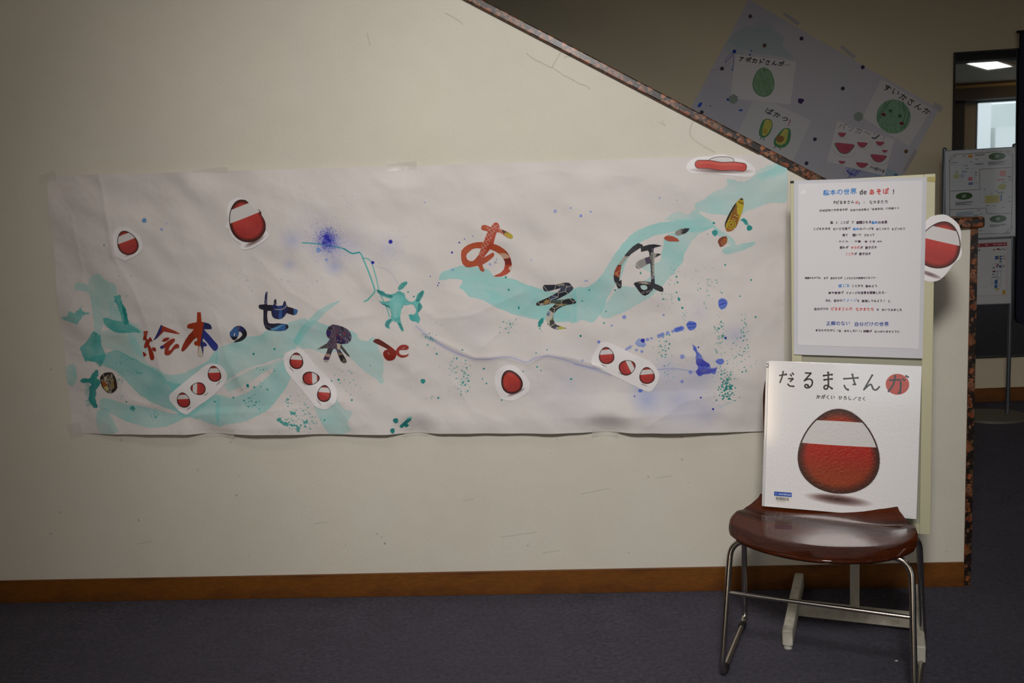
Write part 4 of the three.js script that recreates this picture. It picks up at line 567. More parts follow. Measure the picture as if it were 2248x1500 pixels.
// ---------------------------------------------------------------- white stickers with plain red egg prints
function eggPrint(x, cx, cy, len, wide, turn, lw, deep = 0.5, band = true, cols = ['#bb3a34', '#d0463a', '#c8403a', '#b23838', '#c04038']) {
  x.save(); x.translate(cx, cy); x.rotate(turn);
  const path = (q = 1) => { x.beginPath(); for (let i = 0; i <= 60; i++) { const t = i / 60 * 6.2832, y = -Math.cos(t), w = wide * (1 + 0.2 * y) * 0.5; x.lineTo(Math.sin(t) * w * q, y * len / 2 * q); } x.closePath(); };
  path(); x.save(); x.clip();
  const g = x.createLinearGradient(0, -len / 2, 0, len / 2); cols.forEach((c, i) => g.addColorStop(i / 4, c)); x.fillStyle = g; x.fillRect(-wide, -len, wide * 2, len * 2);
  for (let i = 0; i < 14; i++) { path(1 - i * 0.016); x.lineWidth = lw * 1.6; x.strokeStyle = 'rgba(40,18,16,' + deep * 0.5 * Math.pow(1 - i / 14, 1.4) + ')'; x.stroke(); }
  if (band) { x.fillStyle = '#dcd8d8'; x.beginPath(); x.moveTo(-wide, -len * 0.33); x.quadraticCurveTo(0, -len * 0.39, wide, -len * 0.33); x.lineTo(wide, -len * 0.09); x.quadraticCurveTo(0, -len * 0.05, -wide, -len * 0.09); x.fill(); }
  const n = Math.min(7000, len * wide / 30), s = Math.max(1, lw * 0.35);
  for (let i = 0; i < n; i++) { const a = (rnd() - 0.5) * wide, b = (rnd() - 0.5) * len; if (band && b > -len * 0.37 && b < -len * 0.06) continue; x.fillStyle = i % 3 ? 'rgba(50,14,14,.10)' : 'rgba(226,110,76,.11)'; x.fillRect(a, b, s * (1 + rnd()), s * (0.7 + rnd())); }
  x.restore(); path(); x.lineWidth = lw; x.strokeStyle = '#3c2422'; x.stroke(); x.restore();
}
function smear(x, cx, cy, rx, ry, turn, a) { x.save(); x.translate(cx, cy); x.rotate(turn); x.scale(1, ry / rx); const g = x.createRadialGradient(0, 0, 0, 0, 0, rx); g.addColorStop(0, 'rgba(60,36,36,' + a + ')'); g.addColorStop(0.6, 'rgba(90,56,54,' + a * 0.6 + ')'); g.addColorStop(1, 'rgba(120,90,88,0)'); x.fillStyle = g; x.fillRect(-rx, -rx, rx * 2, rx * 2); x.restore(); }
const STICKERS = 'white paper stickers with red egg prints';
const sticker = (label, view, outline, eggs, smears, opt = {}) => cutOut({ name: 'sticker', label, category: 'sticker', group: STICKERS, view, pieces: [outline], smooth: true, lift: 0.0016, ...opt, print: ({ x, W, H, T, unit }) => {
  x.fillStyle = 'rgb(242,238,240)'; x.fillRect(0, 0, W, H);
  for (const [u, v, a, b, t, al] of smears) smear(x, ...T(u, v), a * unit, b * unit, t, al);
  for (const [u, v, l, w, t, deep, band] of eggs) eggPrint(x, ...T(u, v), l * unit, w * unit, t, 15 * unit * (l > 500 ? 1.4 : 1), deep, band);
} });
sticker('smallest white sticker with one red egg print, alone on the sheet with the blue spray', 's1', '375,430 450,280 560,248 760,245 860,300 990,400 1120,520 1180,640 1215,780 1215,880 1150,990 1050,1090 880,1180 740,1245 680,1245 560,1190 470,1120 420,940 385,700 365,520', [[775, 715, 740, 600, -0.3, 0.35]], [[900, 990, 280, 60, -0.55, 0.7]]);
sticker('large upright egg sticker cut close to its outline, nearest to the blue spray burst', 's2', '300,260 380,190 500,150 640,180 760,270 880,390 1000,430 1052,470 1062,560 1110,640 1150,760 1155,920 1222,1010 1210,1080 1100,1180 950,1270 800,1340 640,1370 545,1335 545,1230 440,1170 340,1060 295,960 290,890 230,870 205,830 240,750 282,690 250,520 260,380', [[700, 690, 1010, 860, -0.3, 0.75]], [[880, 1180, 330, 70, -0.42, 0.75]]);
sticker('slanted white strip sticker with three red egg prints lying across the long teal wave', 's3', '185,960 240,860 560,590 900,310 1060,200 1180,178 1320,200 1440,290 1510,400 1520,490 1480,620 1360,770 1150,970 850,1180 620,1355 560,1362 430,1310 300,1180 205,1060', [[1225, 420, 390, 320, 0, 0.25], [850, 765, 360, 300, -1.45, 0.25], [512, 1030, 380, 320, 0, 0.25]], [[1320, 640, 110, 14, -0.65, 0.8], [1030, 900, 90, 14, -0.6, 0.8], [630, 1230, 100, 14, -0.65, 0.8]]);
sticker('slanted white strip sticker with three red egg prints below the purple lattice letter', 's4', '160,400 170,290 270,180 380,145 500,150 600,220 750,420 950,640 1150,860 1230,1020 1240,1170 1200,1250 1100,1330 1010,1370 900,1350 800,1290 600,1060 400,830 230,610 180,500', [[415, 380, 345, 280, 0.12, 0.35], [710, 740, 350, 275, 1.6, 0.35], [980, 1050, 345, 280, 0.12, 0.35]], [[310, 550, 110, 10, 0.95, 0.8], [560, 840, 110, 10, 0.85, 0.8], [880, 1220, 110, 10, 0.95, 0.8]]);
sticker('slanted white strip sticker with three red egg prints among the blue drops', 's5', '210,570 290,380 400,190 450,125 600,115 900,225 1200,380 1500,510 1700,620 1820,740 1910,890 1920,980 1860,1150 1780,1290 1690,1362 1560,1340 1250,1190 900,1020 600,880 300,730 225,660', [[590, 450, 430, 370, -0.05, 0.3], [1115, 740, 420, 370, 1.15, 0.3], [1610, 950, 425, 370, -0.05, 0.3]], [[520, 700, 110, 14, 0.45, 0.7], [970, 910, 130, 14, 0.42, 0.8], [1540, 1190, 120, 14, 0.42, 0.7]]);
sticker('white sticker with a red egg print that has no band, below the lavender crease', 's7', '250,560 300,430 420,340 600,272 760,285 880,340 1020,450 1150,580 1250,750 1275,880 1260,1020 1190,1110 1050,1210 850,1310 700,1335 540,1310 430,1270 330,1110 270,950 235,750', [[730, 765, 740, 620, -0.32, 0.85, false]], [[870, 1080, 340, 70, -0.4, 0.75]]);
cutOut({ name: 'sticker', label: 'wide flat white sticker with a long red bun-shaped print at the sheet\'s top edge', category: 'sticker', group: STICKERS, view: 's6', smooth: true,
  pieces: ['200,430 270,320 400,235 600,180 830,170 1000,135 1100,115 1230,120 1350,170 1500,225 1700,250 1850,330 1980,410 2060,510 2065,620 2010,700 1900,745 1700,735 1300,690 900,650 500,640 350,635 270,600 205,520'],
  print: ({ x, W, H, T, unit, line }) => {
    x.fillStyle = 'rgb(242,238,240)'; x.fillRect(0, 0, W, H); smear(x, ...T(1150, 565), 900 * unit, 90 * unit, 0.08, 0.75);
    { const [a, b] = T(1145, 290); x.fillStyle = '#dcd8d8'; x.beginPath(); x.ellipse(a, b, 330 * unit, 100 * unit, 0.03, 0, 7); x.fill(); x.strokeStyle = '#4a3a3a'; x.lineWidth = 15 * unit; x.stroke(); }
    line('540,390 800,392 1140,450 1500,440 1720,470', 230, '#4a3230'); line('540,390 800,392 1140,450 1500,440 1720,470', 200, '#c8463e'); line('560,350 800,345 1140,400 1500,390 1700,420', 50, '#d4574a');
  } });
// ---------------------------------------------------------------- notice stand in front of the wall's end
const STAND = { at: [0.7823, 0, 0.276], turn: -17 * Math.PI / 180 };
const standRot = (v) => v.applyAxisAngle(V(0, 1, 0), STAND.turn).add(V(...STAND.at));
function inStand(px, py, off) {            // a pixel as x, y in the stand's own upright plane at depth off
  const n = V(0, 0, 1).applyAxisAngle(V(0, 1, 0), STAND.turn), r = V(1, 0, 0).applyAxisAngle(V(0, 1, 0), STAND.turn), d = sight(px, py), o = V(...STAND.at).addScaledVector(n, off);
  const t = o.clone().sub(camera.position).dot(n) / d.dot(n), p = d.multiplyScalar(t).add(camera.position).sub(V(...STAND.at));
  return [p.dot(r), p.y];
}
const creamMat = phys({ color: 0xcbc6a6, roughness: 0.5, clearcoat: 0.15, clearcoatRoughness: 0.4, bumpMap: plainBump, bumpScale: 0.0003 }), greyPanelMat = std({ color: 0xaeac98, roughness: 0.6 });
const footTex = (() => { const [c, x] = canvas(512, 256, 'rgb(196,192,178)'); for (let i = 0; i < 420; i++) { x.fillStyle = ['rgba(120,104,70,.10)', 'rgba(150,140,110,.12)', 'rgba(60,54,44,.4)', 'rgba(214,210,198,.3)'][i % 4]; x.beginPath(); const r = i % 4 === 2 ? 0.8 : 3 + rnd() * 14; x.ellipse(rnd() * 512, rnd() * 256, r * 1.5, r * 0.6, rnd() * 3, 0, 7); x.fill(); } const t = tex(c, true); t.repeat.set(2, 4); return t; })();
const footMat = std({ map: footTex, roughness: 0.6 });
{
  const t = thing('notice_stand', 'cream notice board stand on two grey foot bars, behind the chair', 'stand', STAND.at, STAND.turn);
  const x0 = -0.179, x1 = 0.215, y0 = 0.324, y1 = 1.392;
  obj('panel', box(x0 + 0.012, y0 + 0.02, 0.008, x1 - 0.012, y1 - 0.02, 0.016), greyPanelMat, t);
  for (const [a, b] of [[x0, x0 + 0.03], [x1 - 0.03, x1]]) obj('stile', metreUv(box(a, y0, 0, b, y1, 0.024, 0.002)), creamMat, t);
  for (const [a, b] of [[y0, y0 + 0.03], [y1 - 0.03, y1]]) obj('rail', metreUv(box(x0 + 0.03, a, 0.001, x1 - 0.03, b, 0.0235, 0.002)), creamMat, t);
  obj('corner_cap', box(x0 + 0.0, y1 - 0.004, 0.018, x0 + 0.016, y1 + 0.003, 0.0255, 0.001), std({ color: 0x1c160e, roughness: 0.6 }), t);
  obj('post', metreUv(box(-0.012, 0.055, -0.014, 0.016, 0.5, 0.0, 0.003)), footMat, t);
  obj('crossbar', metreUv(box(-0.17, 0.014, -0.012, 0.17, 0.06, 0.014, 0.003)), footMat, t);
  for (const s of [-1, 1]) {
    const f = obj('foot', metreUv(box(s * 0.182 - 0.0155, 0.01, -0.225, s * 0.182 + 0.0155, 0.062, 0.222, 0.006)), footMat, t);
    for (const z of [-0.195, 0.195]) obj('glide', new THREE.CylinderGeometry(0.0135, 0.0125, 0.016, 20).translate(s * 0.182, 0.006, z + (z > 0 ? 0.012 : 0)), std({ color: 0xc9c6bc, roughness: 0.6 }), f);
  }
}
// white mounting board with the notice on it
const quad = (P, z) => P.map(([a, b]) => inStand(a, b, z));
function plate(P, z, depth) { const s = new THREE.Shape(P.map((p) => new THREE.Vector2(...p))); return new THREE.ExtrudeGeometry(s, { depth, bevelEnabled: false }).translate(0, 0, z); }
function boxUv(g, P) { const X = P.map((p) => p[0]), Y = P.map((p) => p[1]), x0 = Math.min(...X), x1 = Math.max(...X), y0 = Math.min(...Y), y1 = Math.max(...Y), p = g.attributes.position, uv = g.attributes.uv; for (let i = 0; i < p.count; i++) uv.setXY(i, (p.getX(i) - x0) / (x1 - x0), (p.getY(i) - y0) / (y1 - y0)); return g; }
function onStand(name, label, category, geo, mat, group) { const m = obj(name, geo, mat); m.position.set(...STAND.at); m.rotation.y = STAND.turn; tag(m, label, category, group); return m; }
const mountP = quad([[1743, 396.5], [2035, 388.5], [2025, 787.5], [1742.5, 778.5]], 0.031);
onStand('mounting_board', 'light grey-white foam mounting board hung on the cream stand, carrying the printed notice', 'board', plate(mountP, 0.0255, 0.005), std({ color: 0xd4d3da, roughness: 0.7, bumpMap: plainBump, bumpScale: 0.0004 }));
{
  const P = [[183, 118], [1135, 92], [1105, 1382], [180, 1352]].map((q) => inStand(...spot('n', ...q), 0.032));
  const X = P.map((p) => p[0]), Y = P.map((p) => p[1]), x0 = Math.min(...X), x1 = Math.max(...X), y0 = Math.min(...Y), y1 = Math.max(...Y), W = 1200, H = Math.round(W * (y1 - y0) / (x1 - x0)), [c, x] = canvas(W, H, 'rgb(230,228,232)');
  const T = (u, v) => { const p = inStand(...spot('n', u, v), 0.032); return [(p[0] - x0) / (x1 - x0) * W, (y1 - p[1]) / (y1 - y0) * H]; };
  const k = W / 952, B = '#2f7fd0', R = '#c8322c', K = '#141214', D = '#3a2038', N = '#26429a';
  const say = (str, u0, u1, v, h, col = D, bold = 0.165) => { const [a, b] = T(u0, v), [a2] = T(u1, v), cs = [...str]; write(x, str, a, a2, b, h * k, Math.min(h, (u1 - u0) / cs.length) * k * bold, col); };
  say('絵本の世界', 370, 632, 188, 48, B, 0.12); say('あそぼ', 720, 880, 183, 48, R, 0.13); say('！', 888, 932, 180, 46, K, 0.14);
  { const [a, b] = T(650, 202); x.fillStyle = K; x.font = 'bold ' + 54 * k + 'px sans-serif'; x.fillText('de', a, b, 58 * k); }
  say('『だるまさん', 438, 614, 264, 28, K, 0.14); say('が', 616, 642, 263, 28, R, 0.14); say('』', 644, 668, 263, 26, K, 0.1); say('の', 680, 697, 262, 18, '#777', 0.08); say('なかまたち', 725, 872, 260, 30, D, 0.12);
  say('宮崎国際大学教育学部', 343, 563, 324, 20, K, 0.1); say('保育内容指導法「音楽表現」の授業から', 580, 957, 320, 20, K, 0.1);
  for (const [s, a, b, col] of [['絵', 428, 450, D], ['と', 468, 488, D], ['ことば', 506, 570, D], ['で', 588, 608, D], ['展開される', 627, 744, D], ['絵本', 744, 792, B], ['の世界', 792, 866, D]]) say(s, a, b, 415, 24, col);
  for (const [s, a, b, col] of [['こどもたちは', 297, 430, D], ['ちいさな指で', 447, 583, D], ['絵本', 600, 649, B], ['のページを', 650, 763, D], ['めくったり', 779, 881, D], ['もどったり', 897, 1002, D]]) say(s, a, b, 465, 22, col);
  say('見て', 520, 564, 512, 22); say('聞いて', 598, 666, 512, 22); say('さわって', 685, 768, 512, 22);
  for (const [s, a, b] of [['・・', 467, 490], ['〇', 490, 514], ['×', 518, 536], ['〇', 540, 564], ['・・・・', 566, 612], ['▽', 614, 636], ['■', 636, 664], ['・・', 664, 690], ['★', 690, 712], ['・', 712, 724], ['×', 726, 746], ['※', 750, 772], ['・', 774, 784]]) say(s, a, b, 560, 22);
  { const [a, b] = T(786, 567); x.fillStyle = D; x.font = 'bold ' + 24 * k + 'px sans-serif'; x.fillText('ww', a, b, 36 * k); }
  say('思わず', 500, 568, 607, 22); say('からだ', 585, 655, 607, 22, R); say('が', 656, 678, 607, 22); say('動きだす', 696, 786, 607, 22);
  say('こころ', 543, 608, 655, 22, R); say('が', 610, 633, 655, 22); say('動き出す', 649, 741, 655, 22);
  say('授業のなかでは、', 233, 370, 840, 18, K); say('まず', 376, 411, 841, 18, K); say('自分たちが', 428, 520, 841, 18, K); say('こどもたちの気持ちになって‥', 533, 790, 842, 18, K);
  say('感じる', 490, 577, 899, 28, B, 0.12); say('ことから', 592, 682, 900, 22); say('始めよう', 697, 790, 902, 22);
  say('声や身体で', 413, 531, 954, 23); say('イメージの世界を探検したら‥', 547, 866, 955, 23);
  say('次は、', 390, 448, 1012, 22); say('自分の', 453, 522, 1013, 22); say('イメージ', 522, 631, 1011, 28, B, 0.12); say('を', 632, 652, 1014, 22); say('表現してみよう！', 668, 852, 1016, 22); say('と', 868, 889, 1017, 22);
  say('自分だけの', 303, 414, 1077, 22); say('だるまさんの', 430, 599, 1077, 30, R, 0.13); say('なかまたち', 620, 764, 1079, 30, R, 0.13); say('を', 782, 802, 1082, 20); say('かいてみました', 820, 979, 1084, 22);
  say('正解のない', 395, 582, 1188, 36, N, 0.12); say('自分だけの世界', 610, 878, 1193, 36, N, 0.12);
  say('あなたのなかに', 313, 468, 1240, 21); say('「あ・おもしろい！」', 470, 682, 1245, 21); say('体験が', 680, 748, 1247, 21); say('みつかりますように', 765, 961, 1250, 21);
  const [, fold] = T(600, 737); x.fillStyle = 'rgba(250,250,252,.6)'; x.fillRect(0, fold, W, 3); x.fillStyle = 'rgba(160,158,166,.35)'; x.fillRect(0, fold + 3, W, 2);  // fold put into the colour: a lit pale line above a shaded grey one
  onStand('notice_sheet', 'printed white notice with blue, red and black lines of text, taped to the mounting board', 'notice', boxUv(plate(P, 0.0308, 0.0006), P), std({ map: tex(c), roughness: 0.7, bumpMap: paperBump, bumpScale: 0.0004 }));
}
onStand('tape_strip', 'short white tape tab at the upper left corner of the printed notice', 'tape', plate(quad([[1757, 422], [1768, 416], [1768, 424], [1758, 426]], 0.033), 0.0316, 0.0004), std({ color: 0xf1f0f2, roughness: 0.5 }));
onStand('tape_strip', 'clear tape patch on the top corner of the cream stand above the peeking sticker', 'tape', plate(quad([[2034, 388.5], [2054, 388], [2053, 400], [2034, 398]], 0.026), 0.0252, 0.0003), phys({ color: 0xd0c47c, transparent: true, opacity: 0.55, roughness: 0.3 }));
{ // the sticker that peeks out from behind the mounting board
  const O = '1000,520 1050,440 1160,400 1200,368 1290,352 1350,375 1410,430 1430,500 1425,590 1436,640 1420,690 1380,720 1330,790 1270,850 1200,868 1140,850 1040,780 1000,640';
  const P = smoothOutline(pairs(O).map((q) => inStand(...spot('n', ...q), 0.0248)), true), X = P.map((p) => p[0]), Y = P.map((p) => p[1]), x0 = Math.min(...X), x1 = Math.max(...X), y0 = Math.min(...Y), y1 = Math.max(...Y), W = 800, H = Math.round(W * (y1 - y0) / (x1 - x0)), [c, x] = canvas(W, H, 'rgb(242,238,240)');
  const T = (u, v) => { const p = inStand(...spot('n', u, v), 0.0248); return [(p[0] - x0) / (x1 - x0) * W, (y1 - p[1]) / (y1 - y0) * H]; }, k = W / 436;
  smear(x, ...T(1190, 810), 110 * k, 22 * k, 0.4, 0.75); eggPrint(x, ...T(1262, 585), 385 * k, 320 * k, 0.28, 7 * k, 0.6);
  onStand('sticker', 'white sticker with a red egg print peeking out from behind the mounting board', 'sticker', boxUv(plate(P, 0.0246, 0.0005), P), std({ map: tex(c), roughness: 0.55 }));
}

// ---------------------------------------------------------------- chair with a bent plywood shell on a tube frame
const CHAIR = { at: [0.63, 0, 0.509], turn: -20.9 * Math.PI / 180 };
const plyTex = (() => {
  const c = woodTexture(1024, 1024, [92, 38, 9], [46, 16, 3], 2.2, 15), x = c.getContext('2d');
  return tex(c, true);
})();
const plyMat = phys({ map: plyTex, roughness: 0.6, clearcoat: 0.35, clearcoatRoughness: 0.06, specularIntensity: 0.12, color: 0xffffff });
const edgeMat = phys({ color: 0x7a431c, roughness: 0.4, clearcoat: 0.6, clearcoatRoughness: 0.2 });
const steel = std({ color: 0xb9b4ae, metalness: 1, roughness: 0.22 }), rubber = std({ color: 0x14120f, roughness: 0.6 });
{
  const t = thing('plywood_chair', 'low chair with dark varnished plywood seat and chrome sled legs, holding the picture book', 'chair', CHAIR.at, CHAIR.turn);
  // centre line of the shell from the front edge to the top of the back: [depth, height, half width]
  const line = [[0.215, 0.409, 0.246], [0.19, 0.41, 0.25], [0.15, 0.4105, 0.253], [0.1, 0.4105, 0.254], [0.05, 0.41, 0.252], [-0.02, 0.409, 0.244], [-0.08, 0.408, 0.229], [-0.112, 0.411, 0.213], [-0.134, 0.42, 0.2], [-0.15, 0.44, 0.193], [-0.159, 0.47, 0.186], [-0.169, 0.52, 0.186], [-0.182, 0.6, 0.189], [-0.196, 0.68, 0.192], [-0.208, 0.76, 0.192], [-0.216, 0.805, 0.182], [-0.219, 0.82, 0.16], [-0.22, 0.828, 0.13]];
  const curve = new THREE.CatmullRomCurve3(line.map((p) => V(p[0], p[1], p[2])), false, 'centripetal');
  const shell = (s0, s1, name, mat) => {
    const nu = 44, nv = 40, th = 0.0095, pos = [], uv = [], idx = [];
    const mid = (s, e) => {               // the shell's middle surface
      const q = curve.getPointAt(s), k = Math.max(0, Math.min(1, (q.x + 0.10) / 0.315));
      const front = 0.105 * e * e + 0.045 * Math.pow(Math.abs(e), 9);
      let n = q.x - k * front, y = q.y, r = q.z * e;
      const d = 0.215 - front - n; if (q.y < 0.415 && d < 0.052) y -= 0.016 * Math.pow(1 - d / 0.052, 1.25);
      y += 0.009 * Math.pow(Math.max(0, (Math.abs(e) - 0.66) / 0.34), 1.6) * Math.max(0, Math.min(1, (0.15 - Math.abs(q.x)) / 0.15));
      if (q.x < -0.06 && q.y < 0.43) y += 0.016 * e * e * Math.min(1, (-0.06 - q.x) / 0.06);
      if (q.y > 0.45) n += 0.004 * e * e;
      return V(r, y, n);
    };
    const P = (i, j, side) => {
      const s = s0 + (s1 - s0) * i / nu, e = j / nv * 2 - 1, m = mid(s, e), du = mid(Math.min(1, s + 0.004), e).sub(mid(Math.max(0, s - 0.004), e)), dv = mid(s, Math.min(1, e + 0.01)).sub(mid(s, Math.max(-1, e - 0.01))), nr = dv.cross(du).normalize();
      if (nr.y < 0 && m.y < 0.43) nr.negate(); if (nr.z < 0 && m.y > 0.43) nr.negate();
      const edge = Math.max(0, (Math.abs(e) - 0.94) / 0.06), h = th / 2 * Math.sqrt(Math.max(0.03, 1 - edge * edge));
      m.addScaledVector(nr, side * h); return [m.x, m.y, m.z, s];
    };
    for (const side of [1, -1]) { const base = pos.length / 3; for (let i = 0; i <= nu; i++) for (let j = 0; j <= nv; j++) { const p = P(i, j, side); pos.push(p[0], p[1], p[2]); uv.push(p[0] * 1.9 + 0.5, p[3] * 1.7); } for (let i = 0; i < nu; i++) for (let j = 0; j < nv; j++) { const a = base + i * (nv + 1) + j, b = a + 1, c = a + nv + 1, d = c + 1; if (side > 0) idx.push(a, b, c, b, d, c); else idx.push(a, c, b, b, c, d); } }
    const half = (nu + 1) * (nv + 1); const rim = []; for (let j = 0; j <= nv; j++) rim.push(j); for (let i = 1; i <= nu; i++) rim.push(i * (nv + 1) + nv); for (let j = nv - 1; j >= 0; j--) rim.push(nu * (nv + 1) + j); for (let i = nu - 1; i > 0; i--) rim.push(i * (nv + 1));
    for (let k = 0; k < rim.length; k++) { const a = rim[k], b = rim[(k + 1) % rim.length]; idx.push(a, a + half, b, b, a + half, b + half); }
    const g = new THREE.BufferGeometry(); g.setAttribute('position', new THREE.Float32BufferAttribute(pos, 3)); g.setAttribute('uv', new THREE.Float32BufferAttribute(uv, 2)); g.setIndex(idx); g.computeVertexNormals();
    g.translate(-0.006, 0, 0); return obj(name, g, mat, t);
  };
  const cut = 0.545;
  const seat = shell(0, cut, 'seat', plyMat); shell(cut, 1, 'backrest', plyMat);
  const screw = std({ color: 0x2a2018, metalness: 0.7, roughness: 0.5 });
  for (const [px, py] of [[1736, 1124.5], [1708, 1159.5], [1917, 1141.5], [1902, 1178.5]]) { const p = onFloor(px, py, 0.4125).sub(V(...CHAIR.at)).applyAxisAngle(V(0, 1, 0), -CHAIR.turn); obj('screw', new THREE.CylinderGeometry(0.0052, 0.0052, 0.003, 20).translate(p.x, 0.4115, p.z), screw, seat); }
  for (const s of [-1, 1]) {
    const f = obj('side_frame', tube([[s * 0.10, 0.394, 0.108], [s * 0.237, 0.387, 0.113], [s * 0.252, 0.011, 0.202], [s * 0.2626, 0.011, -0.18], [s * 0.2477, 0.376, -0.118], [s * 0.10, 0.393, -0.085]], 0.0088, 0.05, 14), steel, t);
    for (const z of [-0.13, 0.15]) obj('glide', rod([s * (0.2626 - 0.0106 * (z + 0.18) / 0.382), 0.0108, z - 0.012], [s * (0.2626 - 0.0106 * (z + 0.18) / 0.382), 0.0108, z + 0.012], 0.0112), rubber, f);
  }
  obj('stretcher', rod([-0.242, 0.242, 0.147], [0.242, 0.242, 0.147], 0.0058), steel, t);
  for (const z of [0.10, -0.085]) obj('seat_support', rod([-0.11, 0.3942, z], [0.11, 0.3942, z], 0.0088), steel, t);
}

// ---------------------------------------------------------------- big picture book leaning on the chair's back
{
  const z0 = 0.424, BL = onFloor(1674, 1113, z0), BR = onFloor(2012, 1139.5, z0 - 0.012), turn = -Math.atan2(BR.z - BL.z, BR.x - BL.x), w = Math.hypot(BR.x - BL.x, BR.z - BL.z), mid = BL.clone().add(BR).multiplyScalar(0.5), lean = -0.13, h = w * 1.032, th = 0.017;
  const t = thing('picture_book', 'large square white picture book with a red round print, leaning upright on the chair seat', 'book', [mid.x, (BL.y + BR.y) / 2, mid.z], turn);
  const tilt = (g) => g.translate(0, 0, -th).rotateZ(-0.034).rotateX(lean);
  const W = 1500, H = Math.round(W * h / w), [c, x] = canvas(W, H, 'rgb(240,238,240)');
  // places on the enlarged view of the cover, corner by corner
  const Q = [[160, 64], [1405, 101], [1360, 1351], [120, 1240]];
  const T = (u, v) => { // inverse of the cover's perspective, found step by step
    let a = 0.5, b = 0.5; for (let i = 0; i < 12; i++) { const f = (A, B) => [0, 1].map((j) => (Q[0][j] * (1 - A) + Q[1][j] * A) * (1 - B) + (Q[3][j] * (1 - A) + Q[2][j] * A) * B), p = f(a, b), da = f(a + 1e-4, b), db = f(a, b + 1e-4), m = [(da[0] - p[0]) * 1e4, (db[0] - p[0]) * 1e4, (da[1] - p[1]) * 1e4, (db[1] - p[1]) * 1e4], D = m[0] * m[3] - m[1] * m[2], ex = u - p[0], ey = v - p[1]; a += (ex * m[3] - ey * m[1]) / D; b += (m[0] * ey - m[2] * ex) / D; }
    return [a * W, b * H]; };
  const k = W / 1245, ink = '#15110f';
  const brush = (s, wd, col = ink) => { x.strokeStyle = col; x.lineWidth = wd * k; x.lineCap = x.lineJoin = 'round'; x.beginPath(); const P = pairs(s).map((q) => T(...q)); x.moveTo(...P[0]); for (let i = 1; i < P.length - 1; i++) x.quadraticCurveTo(...P[i], (P[i][0] + P[i + 1][0]) / 2, (P[i][1] + P[i + 1][1]) / 2); x.lineTo(...P[P.length - 1]); x.stroke(); };
  const dab = (u, v, r, col = ink) => { const [a, b] = T(u, v); x.fillStyle = col; x.beginPath(); x.arc(a, b, r * k, 0, 7); x.fill(); };
  for (const s of ['268,182 320,174', '297,150 290,190 270,238', '342,208 378,207', '378,210 356,230', '336,252 346,268 383,268']) brush(s, 13); for (const s of ['357,174 366,186', '373,162 383,174']) brush(s, 12); dab(320, 173, 10); dab(376, 208, 9); dab(383, 269, 8);
  for (const s of ['482,161 526,163', '526,164 472,224', '472,224 505,205 540,218 536,262 505,284 474,276 480,252 504,258 506,268']) brush(s, 13); dab(523, 164, 10); dab(501, 265, 9);
  for (const s of ['630,182 698,172', '634,216 698,208', '667,157 669,255', '669,250 664,292 634,290 632,268 654,256 698,286']) brush(s, 13); for (const q of [[667, 157], [697, 173], [697, 208], [697, 286], [632, 182], [636, 216]]) dab(...q, 9);
  for (const s of ['796,207 904,198', '862,172 870,210 884,252', '884,252 868,252', '797,260 803,282 828,298']) brush(s, 13); for (const q of [[862, 172], [904, 198], [797, 206], [884, 251], [826, 294]]) dab(...q, 9);
  for (const s of ['1019,177 953,294', '953,294 1000,246 1016,256 1024,290 1050,300 1075,270']) brush(s, 13); dab(1019, 177, 9);
  { const [a, b] = T(1216, 249); x.fillStyle = '#c03a1c'; x.beginPath(); x.ellipse(a, b, 91 * k, 88 * k, 0, 0, 7); x.fill(); for (let i = 0; i < 300; i++) { x.fillStyle = 'rgba(140,36,16,.12)'; const r = 80 * k * Math.sqrt(rnd()), q = rnd() * 6.28; x.fillRect(a + r * Math.cos(q), b + r * Math.sin(q), 4, 4); } }
  for (const s of ['1158,216 1226,210 1242,216 1242,300 1224,320', '1198,182 1194,240 1146,308']) brush(s, 14); brush('1255,204 1272,216', 13); brush('1282,180 1299,190', 14); dab(1198, 182, 9); dab(1240, 316, 8);
  for (const [s, a, b, v, hh] of [['かがくい', 566, 724, 353, 38], ['ひろし', 746, 860, 359, 36], ['／', 864, 900, 364, 30], ['さく', 902, 972, 366, 34]]) { const A = T(a, v), B2 = T(b, v); write(x, s, A[0], B2[0], A[1], hh * k, 5.2 * k, '#222'); }
  smear(x, ...T(745, 1190), 290 * k, 52 * k, 0.05, 0.95); smear(x, ...T(720, 1180), 200 * k, 28 * k, 0.05, 0.7);
  { // plain red egg shape in place of the printed figure
    const [a, b] = T(748, 795); const wide = 640 * k, len = 720 * k; x.save(); x.translate(a, b);
    for (let i = 0; i < 2600; i++) { const q = rnd() * 6.2832, y = -Math.cos(q), r = 1 + gauss() * 0.018; x.fillStyle = 'rgba(90,40,26,.16)'; x.fillRect(Math.sin(q) * wide * (1 + 0.2 * y) * 0.5 * r, y * len / 2 * r, 5, 5); } x.restore();
    eggPrint(x, a, b, len, wide, 0, 12 * k, 0.8, true, ['#8e3a16', '#b4240f', '#ae1a0c', '#983414', '#a04018']);
  }
  const front = tex(c), bumps = field(512, 512, (u, v) => 0.5 + 0.3 * wrapNoise(u, v, 34) + 0.25 * wrapNoise(u, v, 17, 5)); bumps.repeat.set(2, 2);
  const gloss = (m) => phys({ roughness: 0.3, clearcoat: 1, clearcoatRoughness: 0.08, clearcoatNormalMap: null, bumpMap: bumps, bumpScale: 0.0011, ...m });
  const coverG = box(-w / 2, 0, th - 0.003, w / 2, h, th, 0.0012); { const p = coverG.attributes.position, uv = coverG.attributes.uv; for (let i = 0; i < p.count; i++) uv.setXY(i, p.getX(i) / w + 0.5, p.getY(i) / h); }
  const cover = obj('front_cover', tilt(coverG), gloss({ map: front }), t);
  const boards = gloss({ color: 0xeeecee });
